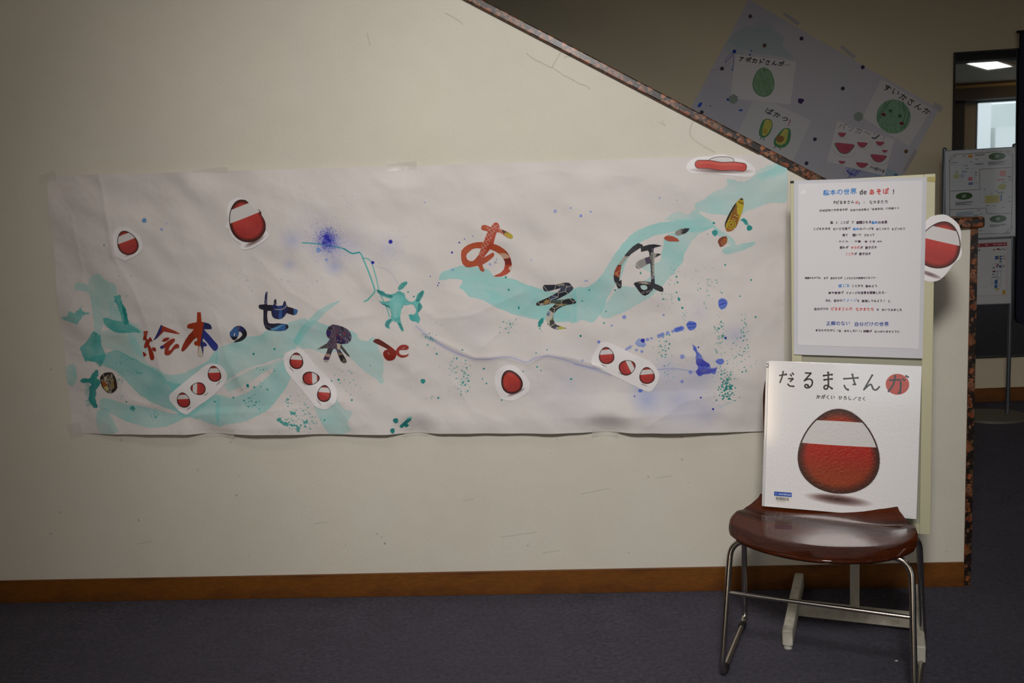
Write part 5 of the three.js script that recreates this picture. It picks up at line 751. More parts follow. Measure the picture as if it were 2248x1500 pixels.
  obj('back_cover', tilt(box(-w / 2, 0, 0, w / 2, h, 0.003, 0.0012)), boards, t);
  obj('spine', tilt(box(-w / 2 - 0.0025, 0, 0.0005, -w / 2 + 0.006, h, th + 0.0012, 0.002)), boards, t);
  obj('page_block', tilt(box(-w / 2 + 0.006, 0.004, 0.0031, w / 2 - 0.004, h - 0.004, th - 0.0031)), std({ color: 0xdedad0, roughness: 0.9 }), t);
  { const a = -w / 2 - 0.001, g = box(a, h - 0.02, th + 0.0004, a + 0.006, h - 0.0085, th + 0.0016); obj('spine_mark', tilt(g), std({ color: 0x1d1b1a, roughness: 0.5 }), t); const g2 = box(a - 0.0002, h - 0.0175, th + 0.0006, a + 0.0045, h - 0.0105, th + 0.0018); obj('spine_mark', tilt(g2), boards, t); }
  { // library label
    const [cw, ch] = [560, 360], [lc, lx] = canvas(cw, ch, 'rgb(236,232,228)'); lx.fillStyle = '#1f50b4'; lx.fillRect(0, 0, cw, 148);
    write(lx, '宮崎学園図書館', 140, 530, 78, 62, 6, '#cfdcf4'); lx.strokeStyle = '#cfdcf4'; lx.lineWidth = 7; lx.beginPath(); lx.moveTo(50, 50); lx.lineTo(50, 104); lx.moveTo(36, 66); lx.lineTo(66, 66); lx.moveTo(84, 46); lx.lineTo(90, 70); lx.moveTo(76, 86); lx.lineTo(100, 100); lx.stroke();
    lx.fillStyle = '#2c2a28'; for (let X = 62; X < 470;) { const b = 4 + Math.floor(rnd() * 3) * 4; lx.fillRect(X, 176, b, 108); X += b + 4 + Math.floor(rnd() * 3) * 4; } lx.font = '44px monospace'; lx.fillText('0001281742', 100, 334, 330);
    const P = [[218, 1120], [365, 1131], [365, 1217], [216, 1206]].map((q) => { const [a, b] = T(...q); return [a / W * w - w / 2, h - b / H * h]; });
    const g = boxUv(plate(P, th + 0.0002, 0.0003), P); obj('library_label', tilt(g), std({ map: tex(lc), roughness: 0.4 }), t);
  }
}
tag(obj('lint_speck', new THREE.IcosahedronGeometry(0.0035, 1).scale(1.3, 0.5, 1).translate(...onFloor(1968, 1451, 0.0015).toArray()), std({ color: 0xd8d4cc, roughness: 1 })), 'tiny white speck of lint on the carpet under the chair', 'lint');
// ---------------------------------------------------------------- children's drawings on the far wall of the stairs
const BACK = -2.699, onBack = (view, s, d = BACK) => onWall(view, s, d);
function flatThing(name, label, category, P, z, depth, mat, group) {
  const cx = P.reduce((a, p) => a + p[0], 0) / P.length, cy = P.reduce((a, p) => a + p[1], 0) / P.length, Q = P.map((p) => [p[0] - cx, p[1] - cy]);
  const m = obj(name, boxUv(plate(Q, 0, depth), Q), mat); m.position.set(cx, cy, z); return tag(m, label, category, group);
}
function drawn(view, P, z, res, base) {      // a canvas over the box of P, with a way to draw at places noted on an enlarged view
  const X = P.map((p) => p[0]), Y = P.map((p) => p[1]), x0 = Math.min(...X), x1 = Math.max(...X), y0 = Math.min(...Y), y1 = Math.max(...Y), k = res / (x1 - x0), [c, x] = canvas(res, Math.round((y1 - y0) * k), base);
  const T = (u, v) => { const p = at(...spot(view, u, v), z); return [(p.x - x0) * k, (y1 - p.y) * k]; };
  const o = T(0, 0), e = T(100, 0), unit = Math.hypot(e[0] - o[0], e[1] - o[1]) / 100;
  const line = (s, w, col) => { x.strokeStyle = col; x.lineWidth = w * unit; x.lineCap = x.lineJoin = 'round'; x.beginPath(); const q = pairs(s).map((p) => T(...p)); x.moveTo(...q[0]); for (let i = 1; i < q.length - 1; i++) x.quadraticCurveTo(...q[i], (q[i][0] + q[i + 1][0]) / 2, (q[i][1] + q[i + 1][1]) / 2); x.lineTo(...q[q.length - 1]); x.stroke(); };
  const fill = (s, col) => { x.fillStyle = col; x.beginPath(); smoothOutline(pairs(s).map((p) => T(...p)), true).forEach((q) => x.lineTo(...q)); x.closePath(); x.fill(); };
  const letters = (str, u0, v0, u1, v1, h, lw, col) => { const a = T(u0, v0), b = T(u1, v1), L = Math.hypot(b[0] - a[0], b[1] - a[1]); x.save(); x.translate(...a); x.rotate(Math.atan2(b[1] - a[1], b[0] - a[0])); write(x, str, 0, L, 0, h * unit, lw * unit, col); x.restore(); };
  const hatch = (s, col, n) => { x.save(); x.beginPath(); smoothOutline(pairs(s).map((p) => T(...p)), true).forEach((q) => x.lineTo(...q)); x.clip(); const P = pairs(s), a = Math.min(...P.map((p) => p[0])), b = Math.max(...P.map((p) => p[0])), c2 = Math.min(...P.map((p) => p[1])), d = Math.max(...P.map((p) => p[1])); for (let i = 0; i < n; i++) { const u = a + rnd() * (b - a), v = c2 + rnd() * (d - c2); line(u + ',' + v + ' ' + (u + 8 + gauss() * 10) + ',' + (v + 40 + gauss() * 18), 3, col); } x.restore(); };
  return { c, x, T, unit, line, fill, letters, hatch };
}
const tilted = (a, b, r, n = 18) => Array.from({ length: n }, (_, i) => (a + r * Math.cos(i / n * 6.2832)).toFixed(1) + ',' + (b + r * Math.sin(i / n * 6.2832)).toFixed(1)).join(' ');
{
  const P = onBack('f', '490,-6 1915,818 1625,1345 1300,1500 30,860');
  const { c, x, T, unit, line, fill } = drawn('f', P, BACK, 1800, 'rgb(206,202,214)');
  for (let i = 0; i < 90; i++) { const a = rnd() * 1800, b = rnd() * c.height, r = 80 + rnd() * 260, g = x.createRadialGradient(a, b, 0, a, b, r), col = ['196,192,212', '214,208,214', '200,200,208'][i % 3]; g.addColorStop(0, 'rgba(' + col + ',.35)'); g.addColorStop(1, 'rgba(' + col + ',0)'); x.fillStyle = g; x.fillRect(a - r, b - r, 2 * r, 2 * r); }
  fill('400,240 480,200 600,215 700,240 760,290 740,340 800,400 820,440 700,420 560,400 420,360 340,300', 'rgba(150,186,192,.38)'); fill('340,300 420,330 460,400 380,410 300,360', 'rgba(150,186,192,.22)'); fill('1210,1260 1300,1240 1420,1290 1500,1330 1300,1340', 'rgba(130,150,206,.35)'); fill('1400,1250 1560,1270 1620,1330 1480,1340', 'rgba(130,190,206,.4)'); fill('540,170 640,180 680,230 560,230', 'rgba(150,186,192,.2)');
  const dotp = (u, v, r, col) => { const [a, b] = T(u, v); x.fillStyle = col; x.beginPath(); x.arc(a, b, r * unit, 0, 7); x.fill(); };
  dotp(382, 385, 14, '#2438b0'); line('382,390 350,430 310,480 320,440 360,395', 4, 'rgba(40,60,170,.6)'); line('370,400 380,470 366,520', 4, 'rgba(40,60,170,.6)'); line('200,530 280,520 350,470', 2.5, 'rgba(90,80,120,.4)'); for (const q of [[510, 381, 6], [498, 410, 7], [366, 522, 6], [372, 500, 4], [202, 792, 5], [420, 826, 6], [333, 745, 10]]) dotp(...q, '#2c54c4'); fill('110,785 130,765 142,775 125,800 108,800', '#2c5cd0'); fill('425,820 440,818 442,830 430,832', '#2c5cd0');
  for (const q of [[872, 750, 14], [890, 752, 13], [880, 765, 12], [868, 762, 10]]) dotp(...q, '#3c2460'); for (let i = 0; i < 90; i++) dotp(1265 + gauss() * 28, 1298 + gauss() * 18, 2 + rnd() * 4, 'rgba(60,60,170,.5)');
  flatThing('paper_sheet', 'large lilac-grey paper sheet hung aslant on the far stair wall, carrying four small drawings', 'paper', P, BACK, 0.001, std({ map: tex(c), roughness: 0.8, bumpMap: paperBump, bumpScale: 0.001 }));
}
const DRAW = 'small fruit drawings on the lilac sheet', penMat = (c) => std({ map: tex(c), roughness: 0.85 });
{ // avocado
  const P = onBack('f', '393,408 845,460 800,782 350,735'), { c, line, fill, letters, hatch } = drawn('f', P, -2.696, 800, 'rgb(226,222,226)');
  const egg = '600,505 640,520 668,560 682,620 675,670 650,708 610,725 565,715 530,680 517,630 530,575 560,525';
  fill(egg, '#8cae8c'); hatch(egg, 'rgba(70,120,80,.28)', 150); hatch(egg, 'rgba(150,190,150,.35)', 90); line(egg + ' 600,505', 4, '#5c8464'); fill(tilted(607, 527, 6, 8), '#2c3830');
  letters('アボカドさんが‥', 412, 440, 806, 488, 40, 6, '#2e2c32');
  flatThing('drawing', 'small drawing of a whole green avocado under katakana writing', 'drawing', P, -2.6965, 0.0006, penMat(c), DRAW);
}
{ // halved avocados
  const P = onBack('f', '545,705 957,907 815,1215 408,992'), { c, line, fill, letters, hatch } = drawn('f', P, -2.697, 800, 'rgb(218,216,220)');
  for (const [out, inn] of [['620,890 655,895 668,930 655,985 625,1022 590,1030 566,1005 575,950 595,905', '635,892 662,905 662,940 640,990 608,1018 590,1000 598,945 612,905'], ['760,960 795,962 805,1000 795,1060 760,1100 715,1105 680,1085 680,1045 710,1005 740,970', '760,965 785,970 780,1010 770,1060 735,1085 700,1075 695,1050 720,1015 745,980']]) { fill(out, '#5e9a6e'); hatch(out, 'rgba(60,120,80,.4)', 40); fill(inn, '#cfc86a'); hatch(inn, 'rgba(190,180,70,.4)', 40); line(out, 3, '#4a7c58'); }
  fill('705,1015 745,1020 755,1040 738,1062 712,1066 695,1045', '#a0714a'); fill('595,955 620,955 632,975 620,1000 600,1000 590,980', '#c8b458'); for (const q of [[605, 968], [620, 972]]) fill(tilted(...q, 2.5, 6), '#4a4630'); line('602,984 610,992 620,986', 2.5, '#4a4630');
  for (const s of ['583,1028 580,1040 572,1044', '602,1032 600,1046 608,1050', '690,1092 686,1104 676,1106', '722,1104 720,1116 730,1116']) line(s, 5, '#3c5c44');
  letters('ばかっ', 612, 822, 790, 900, 46, 6, '#3a383e'); line('800,900 792,925', 11, '#c08a96'); line('787,938 786,940', 9, '#c08a96');
  flatThing('drawing', 'small drawing of two halved avocados with legs, lowest along the coping', 'drawing', P, -2.6975, 0.0006, penMat(c), DRAW);
}
{ // round watermelon
  const P = onBack('f', '1480,590 1857,818 1685,1097 1340,880'), { c, line, fill, letters, hatch, T, unit, x } = drawn('f', P, -2.696, 800, 'rgb(222,218,222)');
  const o = tilted(1573, 872, 128); fill(o, '#86ae90'); hatch(o, 'rgba(70,126,86,.3)', 220); hatch(o, 'rgba(150,196,160,.4)', 120);
  for (const s of ['1520,765 1490,810 1470,860 1450,890', '1550,755 1510,810 1480,870 1455,910', '1660,800 1665,860 1640,920 1625,975', '1690,840 1680,900 1645,960', '1640,770 1650,830']) line(s, 5, '#46705a'); for (const q of [[1550, 830], [1620, 868]]) fill(tilted(...q, 13, 12), '#4a6654'); for (const q of [[1498, 857], [1634, 924]]) { const [a, b] = T(...q); x.fillStyle = '#7e2c36'; x.beginPath(); x.ellipse(a, b, 18 * unit, 11 * unit, 0.4, 0, 7); x.fill(); } line('1508,905 1520,940 1550,945 1590,925', 3, '#5c8468'); line('1640,770 1650,755', 4, '#5c8468');
  letters('すいかさんか', 1500, 640, 1850, 850, 54, 6, '#2e2c32');
  flatThing('drawing', 'small drawing of a round green watermelon with red cheeks', 'drawing', P, -2.6965, 0.0006, penMat(c), DRAW);
}
{ // slices
  const P = onBack('f', '1152,905 1578,1045 1505,1318 1072,1212'), { c, line, fill, letters } = drawn('f', P, -2.695, 900, 'rgb(224,220,224)');
  const slice = (u, v, w, h, t) => { const R = (a, b) => (u + a * Math.cos(t) - b * Math.sin(t)).toFixed(1) + ',' + (v + a * Math.sin(t) + b * Math.cos(t)).toFixed(1); const s = [[-w, 0], [0, -h * 0.06], [w, 0], [w * 0.75, h * 0.55], [w * 0.3, h * 0.92], [-w * 0.3, h * 0.92], [-w * 0.75, h * 0.55]]; fill(s.map((q) => R(q[0] * 1.08, q[1] * 1.08)).join(' '), '#5c7c66'); fill(s.map((q) => R(...q)).join(' '), '#c0566c'); for (let i = 0; i < 5; i++) fill(tilted(u + (rnd() - 0.5) * w, v + h * (0.15 + rnd() * 0.5), w * 0.035, 6), '#5a2c38'); line([[-w * 1.2, h * 0.7], [-w * 0.9, h * 1.2], [0, h * 1.4], [w * 0.9, h * 1.3], [w * 1.3, h * 0.8]].map((q) => R(...q)).join(' '), 2, 'rgba(120,120,130,.6)'); };
  slice(1208, 1078, 68, 72, 0.1); slice(1188, 995, 28, 30, 0.05); slice(1340, 1068, 36, 36, 0.08); slice(1472, 1062, 30, 28, 0.08); slice(1508, 1124, 20, 18, 0.1); slice(1462, 1162, 56, 52, 0.1); slice(1338, 1220, 42, 36, 0.1); slice(1188, 1206, 24, 20, 0.08); fill('1110,1205 1112,1206 1111,1208', '#888');
  letters('パッカ〜ン！', 1160, 935, 1530, 1040, 54, 4.5, '#77757c'); line('1475,1000 1440,1045 1412,1030', 7, '#3a383e'); letters('いっぱいいる', 1400, 1250, 1505, 1285, 26, 4, '#2e2c32');
  flatThing('drawing', 'small drawing of many red watermelon slices, overlapping the round watermelon drawing', 'drawing', P, -2.6955, 0.0006, penMat(c), DRAW);
}
[['pale green hexagon sticker at the lower corner of the whole avocado drawing', 375, 742], ['pale green hexagon sticker where the two watermelon drawings meet', 1312, 873]].forEach(([label, u, v]) => { const P = Array.from({ length: 6 }, (_, i) => { const t = i * Math.PI / 3 + 0.5, p = at(...spot('f', u + 38 * Math.cos(t), v + 38 * Math.sin(t)), -2.695); return [p.x, p.y]; }); flatThing('hexagon_sticker', label, 'sticker', P, -2.6945, 0.0006, std({ color: 0x94a096, roughness: 0.8 })); });
[['brown', 502, 122, 'topmost of all, near the peak of the lilac sheet'], ['brown', 608, 340, 'above the whole avocado drawing'], ['navy', 885, 288, 'on the upper edge between two tapes'], ['navy', 1343, 503, 'just below the second tape on the upper edge of the lilac sheet'], ['dark', 290, 513, 'beside the whole avocado drawing, nearest the sheet edge'], ['purple', 1193, 662, 'alone in the empty middle of the lilac sheet'], ['navy', 138, 840, 'lowest along the coping below the blue paint drop'], ['purple', 985, 1042, 'between the halved avocados and the watermelon slices'], ['purple', 922, 1222, 'just above the coping below the watermelon slices'], ['orange', 1667, 1133, 'near the outer edge beside the watermelon slices'], ['blue', 1590, 1315, 'just above the mounting board under the watermelon slices']].forEach(([col, u, v, where]) => {
  const p = at(...spot('f', u, v), -2.696), m = obj('round_pin', new THREE.SphereGeometry(0.0115, 20, 12).scale(1, 1, 0.35), std({ color: { brown: 0x5c4238, navy: 0x262848, dark: 0x2e2c38, purple: 0x36284e, orange: 0x6e4c20, blue: 0x3c6c9c }[col], roughness: 0.5 }));
  m.position.set(p.x, p.y, -2.6965); tag(m, (col === 'dark' ? 'dark grey' : col) + ' round pin head ' + where, 'pin', 'round pin heads on the lilac sheet');
});
[['pale tape strip higher on the upper edge of the lilac sheet', '740,105 765,95 875,170 850,190'], ['pale tape strip lower on the upper edge of the lilac sheet', '1170,352 1192,338 1295,425 1272,442'], ['pale tape strip on the outer corner of the lilac sheet', '1880,760 1945,800 1925,840 1870,800'], ['pale tape strip along the outer edge of the lilac sheet, lower down', '1730,1110 1755,1130 1660,1290 1640,1280']].forEach(([label, s]) => flatThing('tape_strip', label, 'tape', onBack('f', s, -2.697), -2.6972, 0.0004, std({ color: 0xd0ccd0, roughness: 0.5, transparent: true, opacity: 0.7 })));

// ---------------------------------------------------------------- tall mirror on the far wall
{
  const t = thing('wall_mirror', 'tall mirror in a thin dark frame on the far wall, reflecting a window', 'mirror', [2.47, 0.279, -2.7]);
  const w = 0.285, h = 1.835;
  obj('mirror_glass', box(-w + 0.006, 0.006, 0.004, w - 0.006, h - 0.006, 0.01), std({ color: 0xd9dde0, metalness: 1, roughness: 0.015 }), t);
  const m = std({ color: 0x2a2826, metalness: 0.4, roughness: 0.5 });
  obj('mirror_frame', [box(-w, 0, 0, -w + 0.007, h, 0.016), box(w - 0.007, 0, 0, w, h, 0.016), box(-w, 0, 0, w, 0.008, 0.016), box(-w, h - 0.007, 0, w, h, 0.016)], m, t);
}
// ---------------------------------------------------------------- floor guide on its pole stand
{
  const Z = -2.33, P0 = at(2075, 331, Z), L = (px, py) => { const p = at(px, py, Z); return [p.x - 2.29, p.y]; };
  const t = thing('sign_stand', 'floor guide sign on a thin grey pole stand in front of the mirror', 'sign', [2.29, 0, Z]);
  const alu = std({ color: 0x7c828c, metalness: 0.75, roughness: 0.38 }), [bx, by] = L(2228, 321), [cx2] = L(2073, 331);
  obj('base_plate', new THREE.CylinderGeometry(0.19, 0.196, 0.012, 64).scale(1, 1, 0.85).translate(0, 0.006, 0.02), std({ color: 0x6c665c, metalness: 0.3, roughness: 0.6 }), t);
  for (const X of [cx2 + 0.006, bx + 0.003]) obj('pole', [rod([X, 0.01, -0.012], [X, by + 0.004, -0.012], 0.0115, 24), new THREE.SphereGeometry(0.0115, 16, 8).translate(X, by + 0.004, -0.012)], alu, t);
  const board = (P, name, label, paint, frameW) => {
    const q = P.map((p) => L(...p)), [c, x] = canvas(800, Math.round(800 * (q[0][1] - q[3][1]) / (q[1][0] - q[0][0])), 'rgb(206,208,214)'); paint(x, 800, c.height);
    const b = obj(name, plate(q, -0.006, 0.006), alu, t); if (label) b.userData.label = label;
    const ins = q.map(([a, d], i) => [a + (i === 0 || i === 3 ? frameW : -frameW), d + (i < 2 ? -frameW : frameW)]);
    obj('poster', boxUv(plate(ins, 0.0002, 0.0008), ins), phys({ map: tex(c), roughness: 0.45, clearcoat: 1, clearcoatRoughness: 0.06, bumpMap: paperBump, bumpScale: 0.0015 }), b);
  };
  const bars = (x, X, Y, n, w, h = 7) => { x.fillStyle = '#34333a'; for (let i = 0; i < n; i++) { let a = X; const end = X + w * (i % 3 === 2 ? 0.6 : 1 - 0.1 * (i % 2)); while (a < end) { const l = 5 + rnd() * 9; x.fillRect(a, Y + i * h * 1.8, Math.min(l, end - a), h); a += l + 2; } } };
  board([[2073, 331], [2230, 322], [2230, 519.5], [2075, 528]], 'guide_board', 'floor guide with three green ovals', (x, W, H) => {
    const X = (u) => (u - 95) / 850 * W, Y = (u, v) => (v - (181 - 0.054 * (u - 95))) / 1120 * H, l = (s, w, col) => { x.strokeStyle = col; x.lineWidth = w; x.beginPath(); pairs(s).forEach(([u, v]) => x.lineTo(X(u), Y(u, v))); x.stroke(); }, r = (u, v, w, h, col) => { x.fillStyle = col; x.fillRect(X(u), Y(u, v), w / 850 * W, h / 1120 * H); };
    l('230,222 790,182', 5, '#4a3a34'); l('148,290 165,985 175,1240 890,1216', 5, '#5a4640'); l('892,250 900,1150', 5, '#5a4640'); l('875,387 508,408 512,660 165,682', 5, '#5a3c36'); l('165,916 595,896 603,970 895,962', 5, '#5a3c36');
    for (const [u, v, sx, sy] of [[180, 250, 1, 1], [860, 205, -1, 1], [875, 1185, -1, -1], [190, 1215, 1, -1]]) { x.strokeStyle = '#7c7068'; x.lineWidth = 4; for (const [a, b, q] of [[0, 0, 20], [26 * sx, -12 * sy, 14], [-20 * sx, 26 * sy, 14], [40 * sx, -24 * sy, 8], [-28 * sx, 44 * sy, 8]]) { x.beginPath(); x.arc(X(u) + a, Y(u, v) + b, q, 0, 6.3); x.stroke(); } }
    for (const [u, v, s] of [[708, 247, '1F'], [330, 744, '2F'], [738, 1034, '3F']]) { x.fillStyle = '#2f5420'; x.beginPath(); x.ellipse(X(u), Y(u, v), 94, 46 / 1120 * H, 0, 0, 7); x.fill(); x.fillStyle = '#c8ccc8'; x.font = 'bold 44px sans-serif'; x.textAlign = 'center'; x.fillText(s, X(u), Y(u, v) + 16); }
    r(370, 228, 50, 34, '#d8941c'); r(376, 505, 48, 46, '#d0748c'); r(378, 572, 54, 34, '#747cb0'); r(742, 425, 74, 74, '#d89090'); r(715, 535, 90, 14, '#c87088'); x.fillStyle = '#b4b464'; x.beginPath(); x.ellipse(X(778), Y(778, 628), 46, 36, 0, 0, 7); x.fill(); r(580, 740, 168, 96, '#bcb468'); r(760, 725, 18, 84, '#5c74a4'); r(200, 470, 66, 56, '#b8bc8c'); r(215, 430, 40, 26, '#b0b4a0'); r(300, 425, 56, 26, '#98a4c8'); r(280, 470, 50, 40, '#a8b0cc'); r(240, 950, 200, 46, '#a4b4c4'); r(445, 980, 60, 30, '#9cacb8');
    for (const [u, v, n, w] of [[605, 315, 4, 210], [230, 822, 4, 210], [640, 1108, 3, 200], [302, 240, 1, 40], [165, 322, 1, 80], [450, 222, 2, 120], [455, 335, 2, 100], [320, 358, 1, 44], [337, 395, 1, 40], [390, 312, 1, 26], [455, 280, 1, 26], [450, 440, 2, 26], [455, 478, 1, 24], [458, 572, 1, 26], [840, 495, 2, 40], [850, 540, 1, 34], [560, 660, 1, 20], [640, 710, 1, 30], [690, 680, 1, 40], [725, 695, 2, 80], [590, 862, 1, 40], [670, 866, 1, 40], [780, 886, 1, 30], [850, 812, 1, 30], [850, 756, 1, 30], [485, 922, 1, 40], [520, 970, 1, 34], [525, 1040, 1, 34], [528, 1110, 1, 26], [520, 1180, 1, 40], [770, 570, 1, 50]]) bars(x, X(u), Y(u, v), n, w / 850 * W, 6);
    for (const s of ['168,350 300,345 300,560 168,570', '360,240 364,400 450,396 452,560', '520,640 570,636 572,820 520,824 520,640', '520,1180 520,990', '440,330 400,440 430,480']) l(s, 2, 'rgba(110,110,120,.6)');
  }, 0.004);
  board([[2082, 528.5], [2222, 522], [2221, 667.5], [2084, 672]], 'notice_board', 'second guide board below with a red bordered plan', (x, W, H) => {
    x.fillStyle = 'rgb(206,206,210)'; x.fillRect(0, 0, W, H); const X = (u) => W - (318 + 58 - u) / 780 * W * 1.0, k = W / 780, r = (u, v, w, h, col) => { x.fillStyle = col; x.fillRect(X(u), v * H / 478, w * k, h * H / 478); };
    const Yv = (v) => v - 75, R = (u, v, w, h, col) => r(u, Yv(v), w, h, col);
    R(-120, 96, 436, 396, '#c8b8bc'); R(-112, 102, 420, 384, 'rgb(212,212,216)'); R(-112, 102, 420, 26, '#962430'); for (const u of [-60, 40, 140, 190, 215, 262]) R(u, 111, 34, 7, '#d8b0b0');
    R(-40, 145, 16, 10, '#2c2a30'); R(140, 148, 24, 8, '#7c2028'); R(184, 143, 32, 12, '#7c2028'); R(218, 150, 22, 6, '#3a383e'); R(252, 146, 18, 6, '#3a2a2e'); R(272, 152, 26, 5, '#3a383e');
    R(166, 198, 44, 26, '#2c5c96'); R(206, 196, 16, 24, '#c8b47c'); R(222, 198, 24, 12, '#2c5c96'); R(222, 214, 24, 16, '#2c5c96'); R(220, 236, 26, 10, '#3c6484'); R(216, 268, 30, 18, '#2c5c96'); R(168, 374, 32, 32, '#2c5c96'); R(168, 412, 32, 26, '#2c5c96'); R(184, 436, 38, 20, '#c8b47c'); R(138, 280, 24, 8, '#2c5c70'); R(138, 330, 22, 8, '#2c5c70'); x.save(); x.translate(X(196), Yv(272) * H / 478); x.rotate(0.5); x.fillStyle = '#7c1c2c'; x.fillRect(-9 * k, -24 * k, 18 * k, 44 * k); x.restore(); R(140, 306, 32, 12, '#742030'); R(268, 452, 34, 34, '#c8a020');
    x.strokeStyle = 'rgba(70,90,120,.7)'; x.lineWidth = 3; for (const [u, v, w, h] of [[204, 306, 40, 132], [180, 310, 26, 34], [204, 376, 40, 26], [166, 224, 80, 90], [130, 352, 70, 60]]) x.strokeRect(X(u), Yv(v) * H / 478, w * k, h * H / 478);
    for (const [u, v, w] of [[252, 200, 40], [252, 218, 36], [252, 270, 40], [252, 282, 28], [216, 360, 14], [218, 418, 14], [138, 352, 56], [150, 392, 10], [222, 252, 12], [180, 254, 20], [292, 224, 14]]) { bars(x, X(u), Yv(v) * H / 478, 1, w * k, 8); }
  }, 0.005);
}
{ // dark blue panel hung flat over the mirror's far edge
  const t = thing('hanging_panel', 'dark navy fabric panel hung flat over the edge of the tall mirror', 'panel', [2.548, 0, -2.699]);
  const s = new THREE.Shape(); s.moveTo(0.0, 2.2); s.lineTo(0.6, 2.2); s.lineTo(0.6, 0.47); s.lineTo(0.08, 0.48); s.quadraticCurveTo(0.028, 0.485, 0.024, 0.53); s.closePath();
  obj('fabric', new THREE.ExtrudeGeometry(s, { depth: 0.012, bevelEnabled: true, bevelSize: 0.003, bevelThickness: 0.003, bevelSegments: 3 }).translate(0, 0, 0.02), std({ color: 0x151530, roughness: 0.7, bumpMap: plainBump, bumpScale: 0.0006 }), t);
  obj('hanging_rod', rod([-0.02, 2.205, 0.026], [0.62, 2.205, 0.026], 0.007), std({ color: 0x222228, metalness: 0.7, roughness: 0.4 }), t);
}

// ---------------------------------------------------------------- lamps
const whiteGlow = new THREE.MeshStandardMaterial({ color: 0xffffff, emissive: 0xfff6e6, emissiveIntensity: 5.0 });
const fitting = std({ color: 0xd4d0c6, roughness: 0.5 });
function ceilingPanel(x, z, w, d, turn, label, power) {
  const t = thing('ceiling_lamp', label, 'lamp', [x, 2.85, z], turn, 'ceiling lamp panels');
  obj('housing', [box(-w / 2 - 0.03, -0.03, -d / 2 - 0.03, w / 2 + 0.03, 0.002, -d / 2), box(-w / 2 - 0.03, -0.03, d / 2, w / 2 + 0.03, 0.002, d / 2 + 0.03), box(-w / 2 - 0.03, -0.03, -d / 2, -w / 2, 0.002, d / 2), box(w / 2, -0.03, -d / 2, w / 2 + 0.03, 0.002, d / 2)], fitting, t);
  obj('diffuser', box(-w / 2, -0.018, -d / 2, w / 2, -0.008, d / 2), whiteGlow, t);
  const l = new THREE.RectAreaLight(0xfff8ee, power, w, d); l.name = 'lamp_light'; l.position.set(0, -0.024, 0); l.rotation.x = -Math.PI / 2; t.add(l);
}
ceilingPanel(5.2, 4.15, 1.25, 0.3, -0.94, 'long bright ceiling lamp panel, the one that shows in the tall mirror', PANEL_POWER * 2);
ceilingPanel(3.4, 5.6, 1.25, 0.3, -0.94, 'unseen ceiling lamp panel near the window wall, placed to light the room', PANEL_POWER * 2);  // out of view, lights the room behind the camera
ceilingPanel(3.3, 0.2, 1.2, 0.3, 1.57, 'unseen ceiling lamp panel above the passage, placed to light the floor in the mirror', PANEL_POWER * 1.0);  // out of view, placed to brighten the carpet reflected in the mirror
ceilingPanel(-1.1, 1.25, 1.2, 0.3, 0, 'unseen ceiling lamp panel above the painted sheets, placed to light the upper wall', PANEL_POWER * 3.2);  // out of view, placed to brighten the upper part of the wall
{  // lamp out of view, its soft cone set so the wall darkens towards the edges
  const t = thing('unseen_spot_lamp', 'unseen round ceiling spot lamp, placed to light the painted sheets and leave edges dark', 'lamp', SPOT.at);
  const dir = V(...SPOT.aim).sub(V(...SPOT.at)).normalize(), q = new THREE.Quaternion().setFromUnitVectors(V(0, -1, 0), dir);
  obj('lamp_shade', new THREE.LatheGeometry([[0.09, 0.13], [0.14, 0.11], [0.275, 0.03], [0.28, 0.0], [0.274, 0.0], [0.268, 0.028], [0.135, 0.104], [0.0, 0.106]].map((p) => new THREE.Vector2(...p)), 40).applyQuaternion(q), std({ color: 0x8c8c8c, metalness: 0.4, roughness: 0.4, side: THREE.DoubleSide }), t);
  obj('lens', new THREE.CylinderGeometry(0.264, 0.264, 0.006, 48).translate(0, 0.022, 0).applyQuaternion(q), new THREE.MeshStandardMaterial({ color: 0xffffff, emissive: 0xfff0dc, emissiveIntensity: 4 }), t);
  obj('stem', rod([0, 0.05, 0], [0, 0.13, 0], 0.012), fitting, t);
  const l = new THREE.SpotLight(SPOT.color, SPOT.power, 0, SPOT.angle, 1, 2); l.name = 'lamp_light'; l.position.copy(dir).multiplyScalar(0.04); l.shadow.radius = SPOT.size; l.castShadow = true; t.add(l);
  l.target.name = 'lamp_target'; l.target.position.set(...SPOT.aim); scene.add(l.target);
}
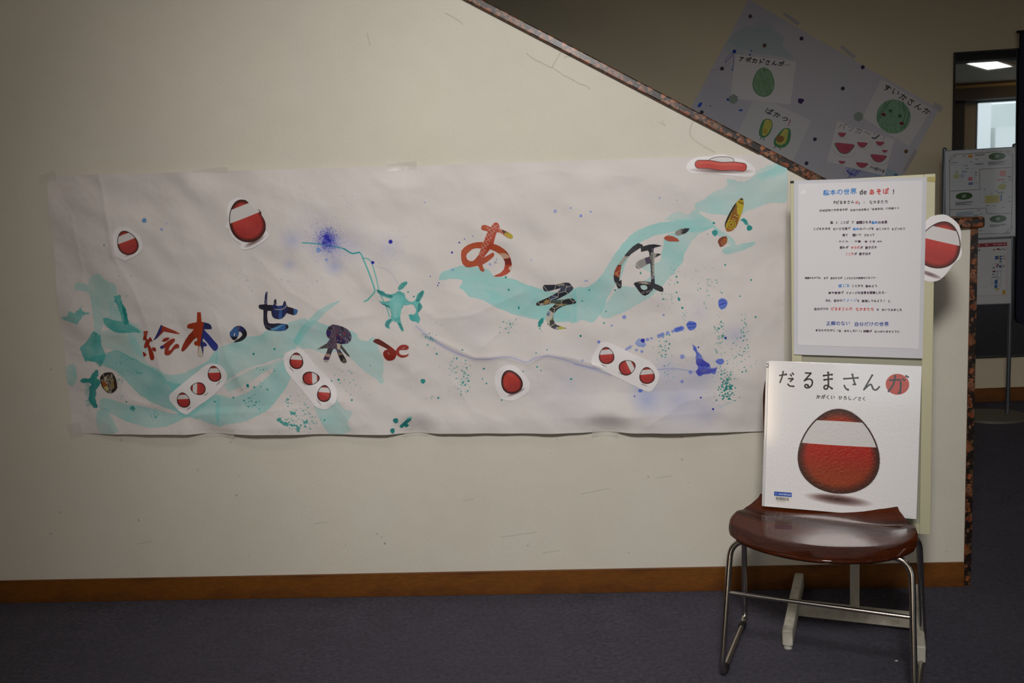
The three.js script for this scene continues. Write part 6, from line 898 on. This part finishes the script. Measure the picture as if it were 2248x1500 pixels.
{ // warm glowing panel out of view, placed to make the glint on the book's cover
  const t = thing('unseen_glow_panel', 'unseen warm glowing panel behind the viewer, placed to make the glint on the book', 'lamp', [-1.75, 1.0, 6.99]);
  obj('housing', box(-0.33, -0.43, -0.03, 0.33, 0.43, 0.008, 0.01), fitting, t);
  obj('diffuser', box(-0.3, -0.4, -0.045, 0.3, 0.4, -0.031), new THREE.MeshStandardMaterial({ color: 0xffffff, emissive: 0xffe2c0, emissiveIntensity: 24 }), t);
  const l = new THREE.RectAreaLight(0xffe2c0, 1, 0.6, 0.8); l.name = 'lamp_light'; l.position.set(0, 0, -0.05); t.add(l);
}
{ // small warm downlight
  const p = [7.3, 2.845, 5.9], t = thing('downlight', 'small warm recessed downlight near the window, seen at the mirror edge', 'lamp', p);
  obj('ring', new THREE.TorusGeometry(0.09, 0.012, 12, 40).rotateX(Math.PI / 2), fitting, t);
  obj('lens', new THREE.CylinderGeometry(0.082, 0.082, 0.006, 32), new THREE.MeshStandardMaterial({ color: 0xffffff, emissive: 0xffb860, emissiveIntensity: 4 }), t);
  const l = new THREE.PointLight(0xffc478, 1.2); l.name = 'lamp_light'; l.position.set(0, -0.05, 0); l.shadow.radius = 3; l.castShadow = true; t.add(l);
}

// ---------------------------------------------------------------- white building outside the window
{
  const t = thing('white_building', 'white rendered building outside the window with a deep square recess', 'building', [9.5, 0, 13]);
  const w = std({ color: 0xf2f5f3, roughness: 0.9 });
  obj('wall', [box(-8, -0.5, 0, -0.55, 3.55, 0.5), box(0.75, -0.5, 0, 8, 4.2, 0.5), box(-0.55, 3.05, 0, 0.75, 3.7, 0.5), box(-0.55, -0.5, 0, 0.75, 0.6, 0.5)], w, t);
  obj('recess', [box(-0.55, 0.6, 0.9, 0.75, 3.05, 1.0), box(-0.58, 0.6, 0.4, -0.5, 3.05, 1.0), box(0.7, 0.6, 0.4, 0.78, 3.05, 1.0)], w, t);
  obj('balcony', box(-0.3, 1.7, 0.35, 0.75, 2.5, 0.95), w, t);
  obj('drain_pipe', rod([0.95, -0.5, -0.05], [0.95, 4.2, -0.05], 0.035), std({ color: 0xb0b8b8, roughness: 0.5 }), t);
  struct('ground', box(-30, -0.6, 7.2, 30, -0.5, 40), std({ color: 0x9a9a94, roughness: 1 }));
}

scene.traverse((o) => { if (o.isMesh) o.castShadow = o.receiveShadow = true; });
renderer.render(scene, camera);
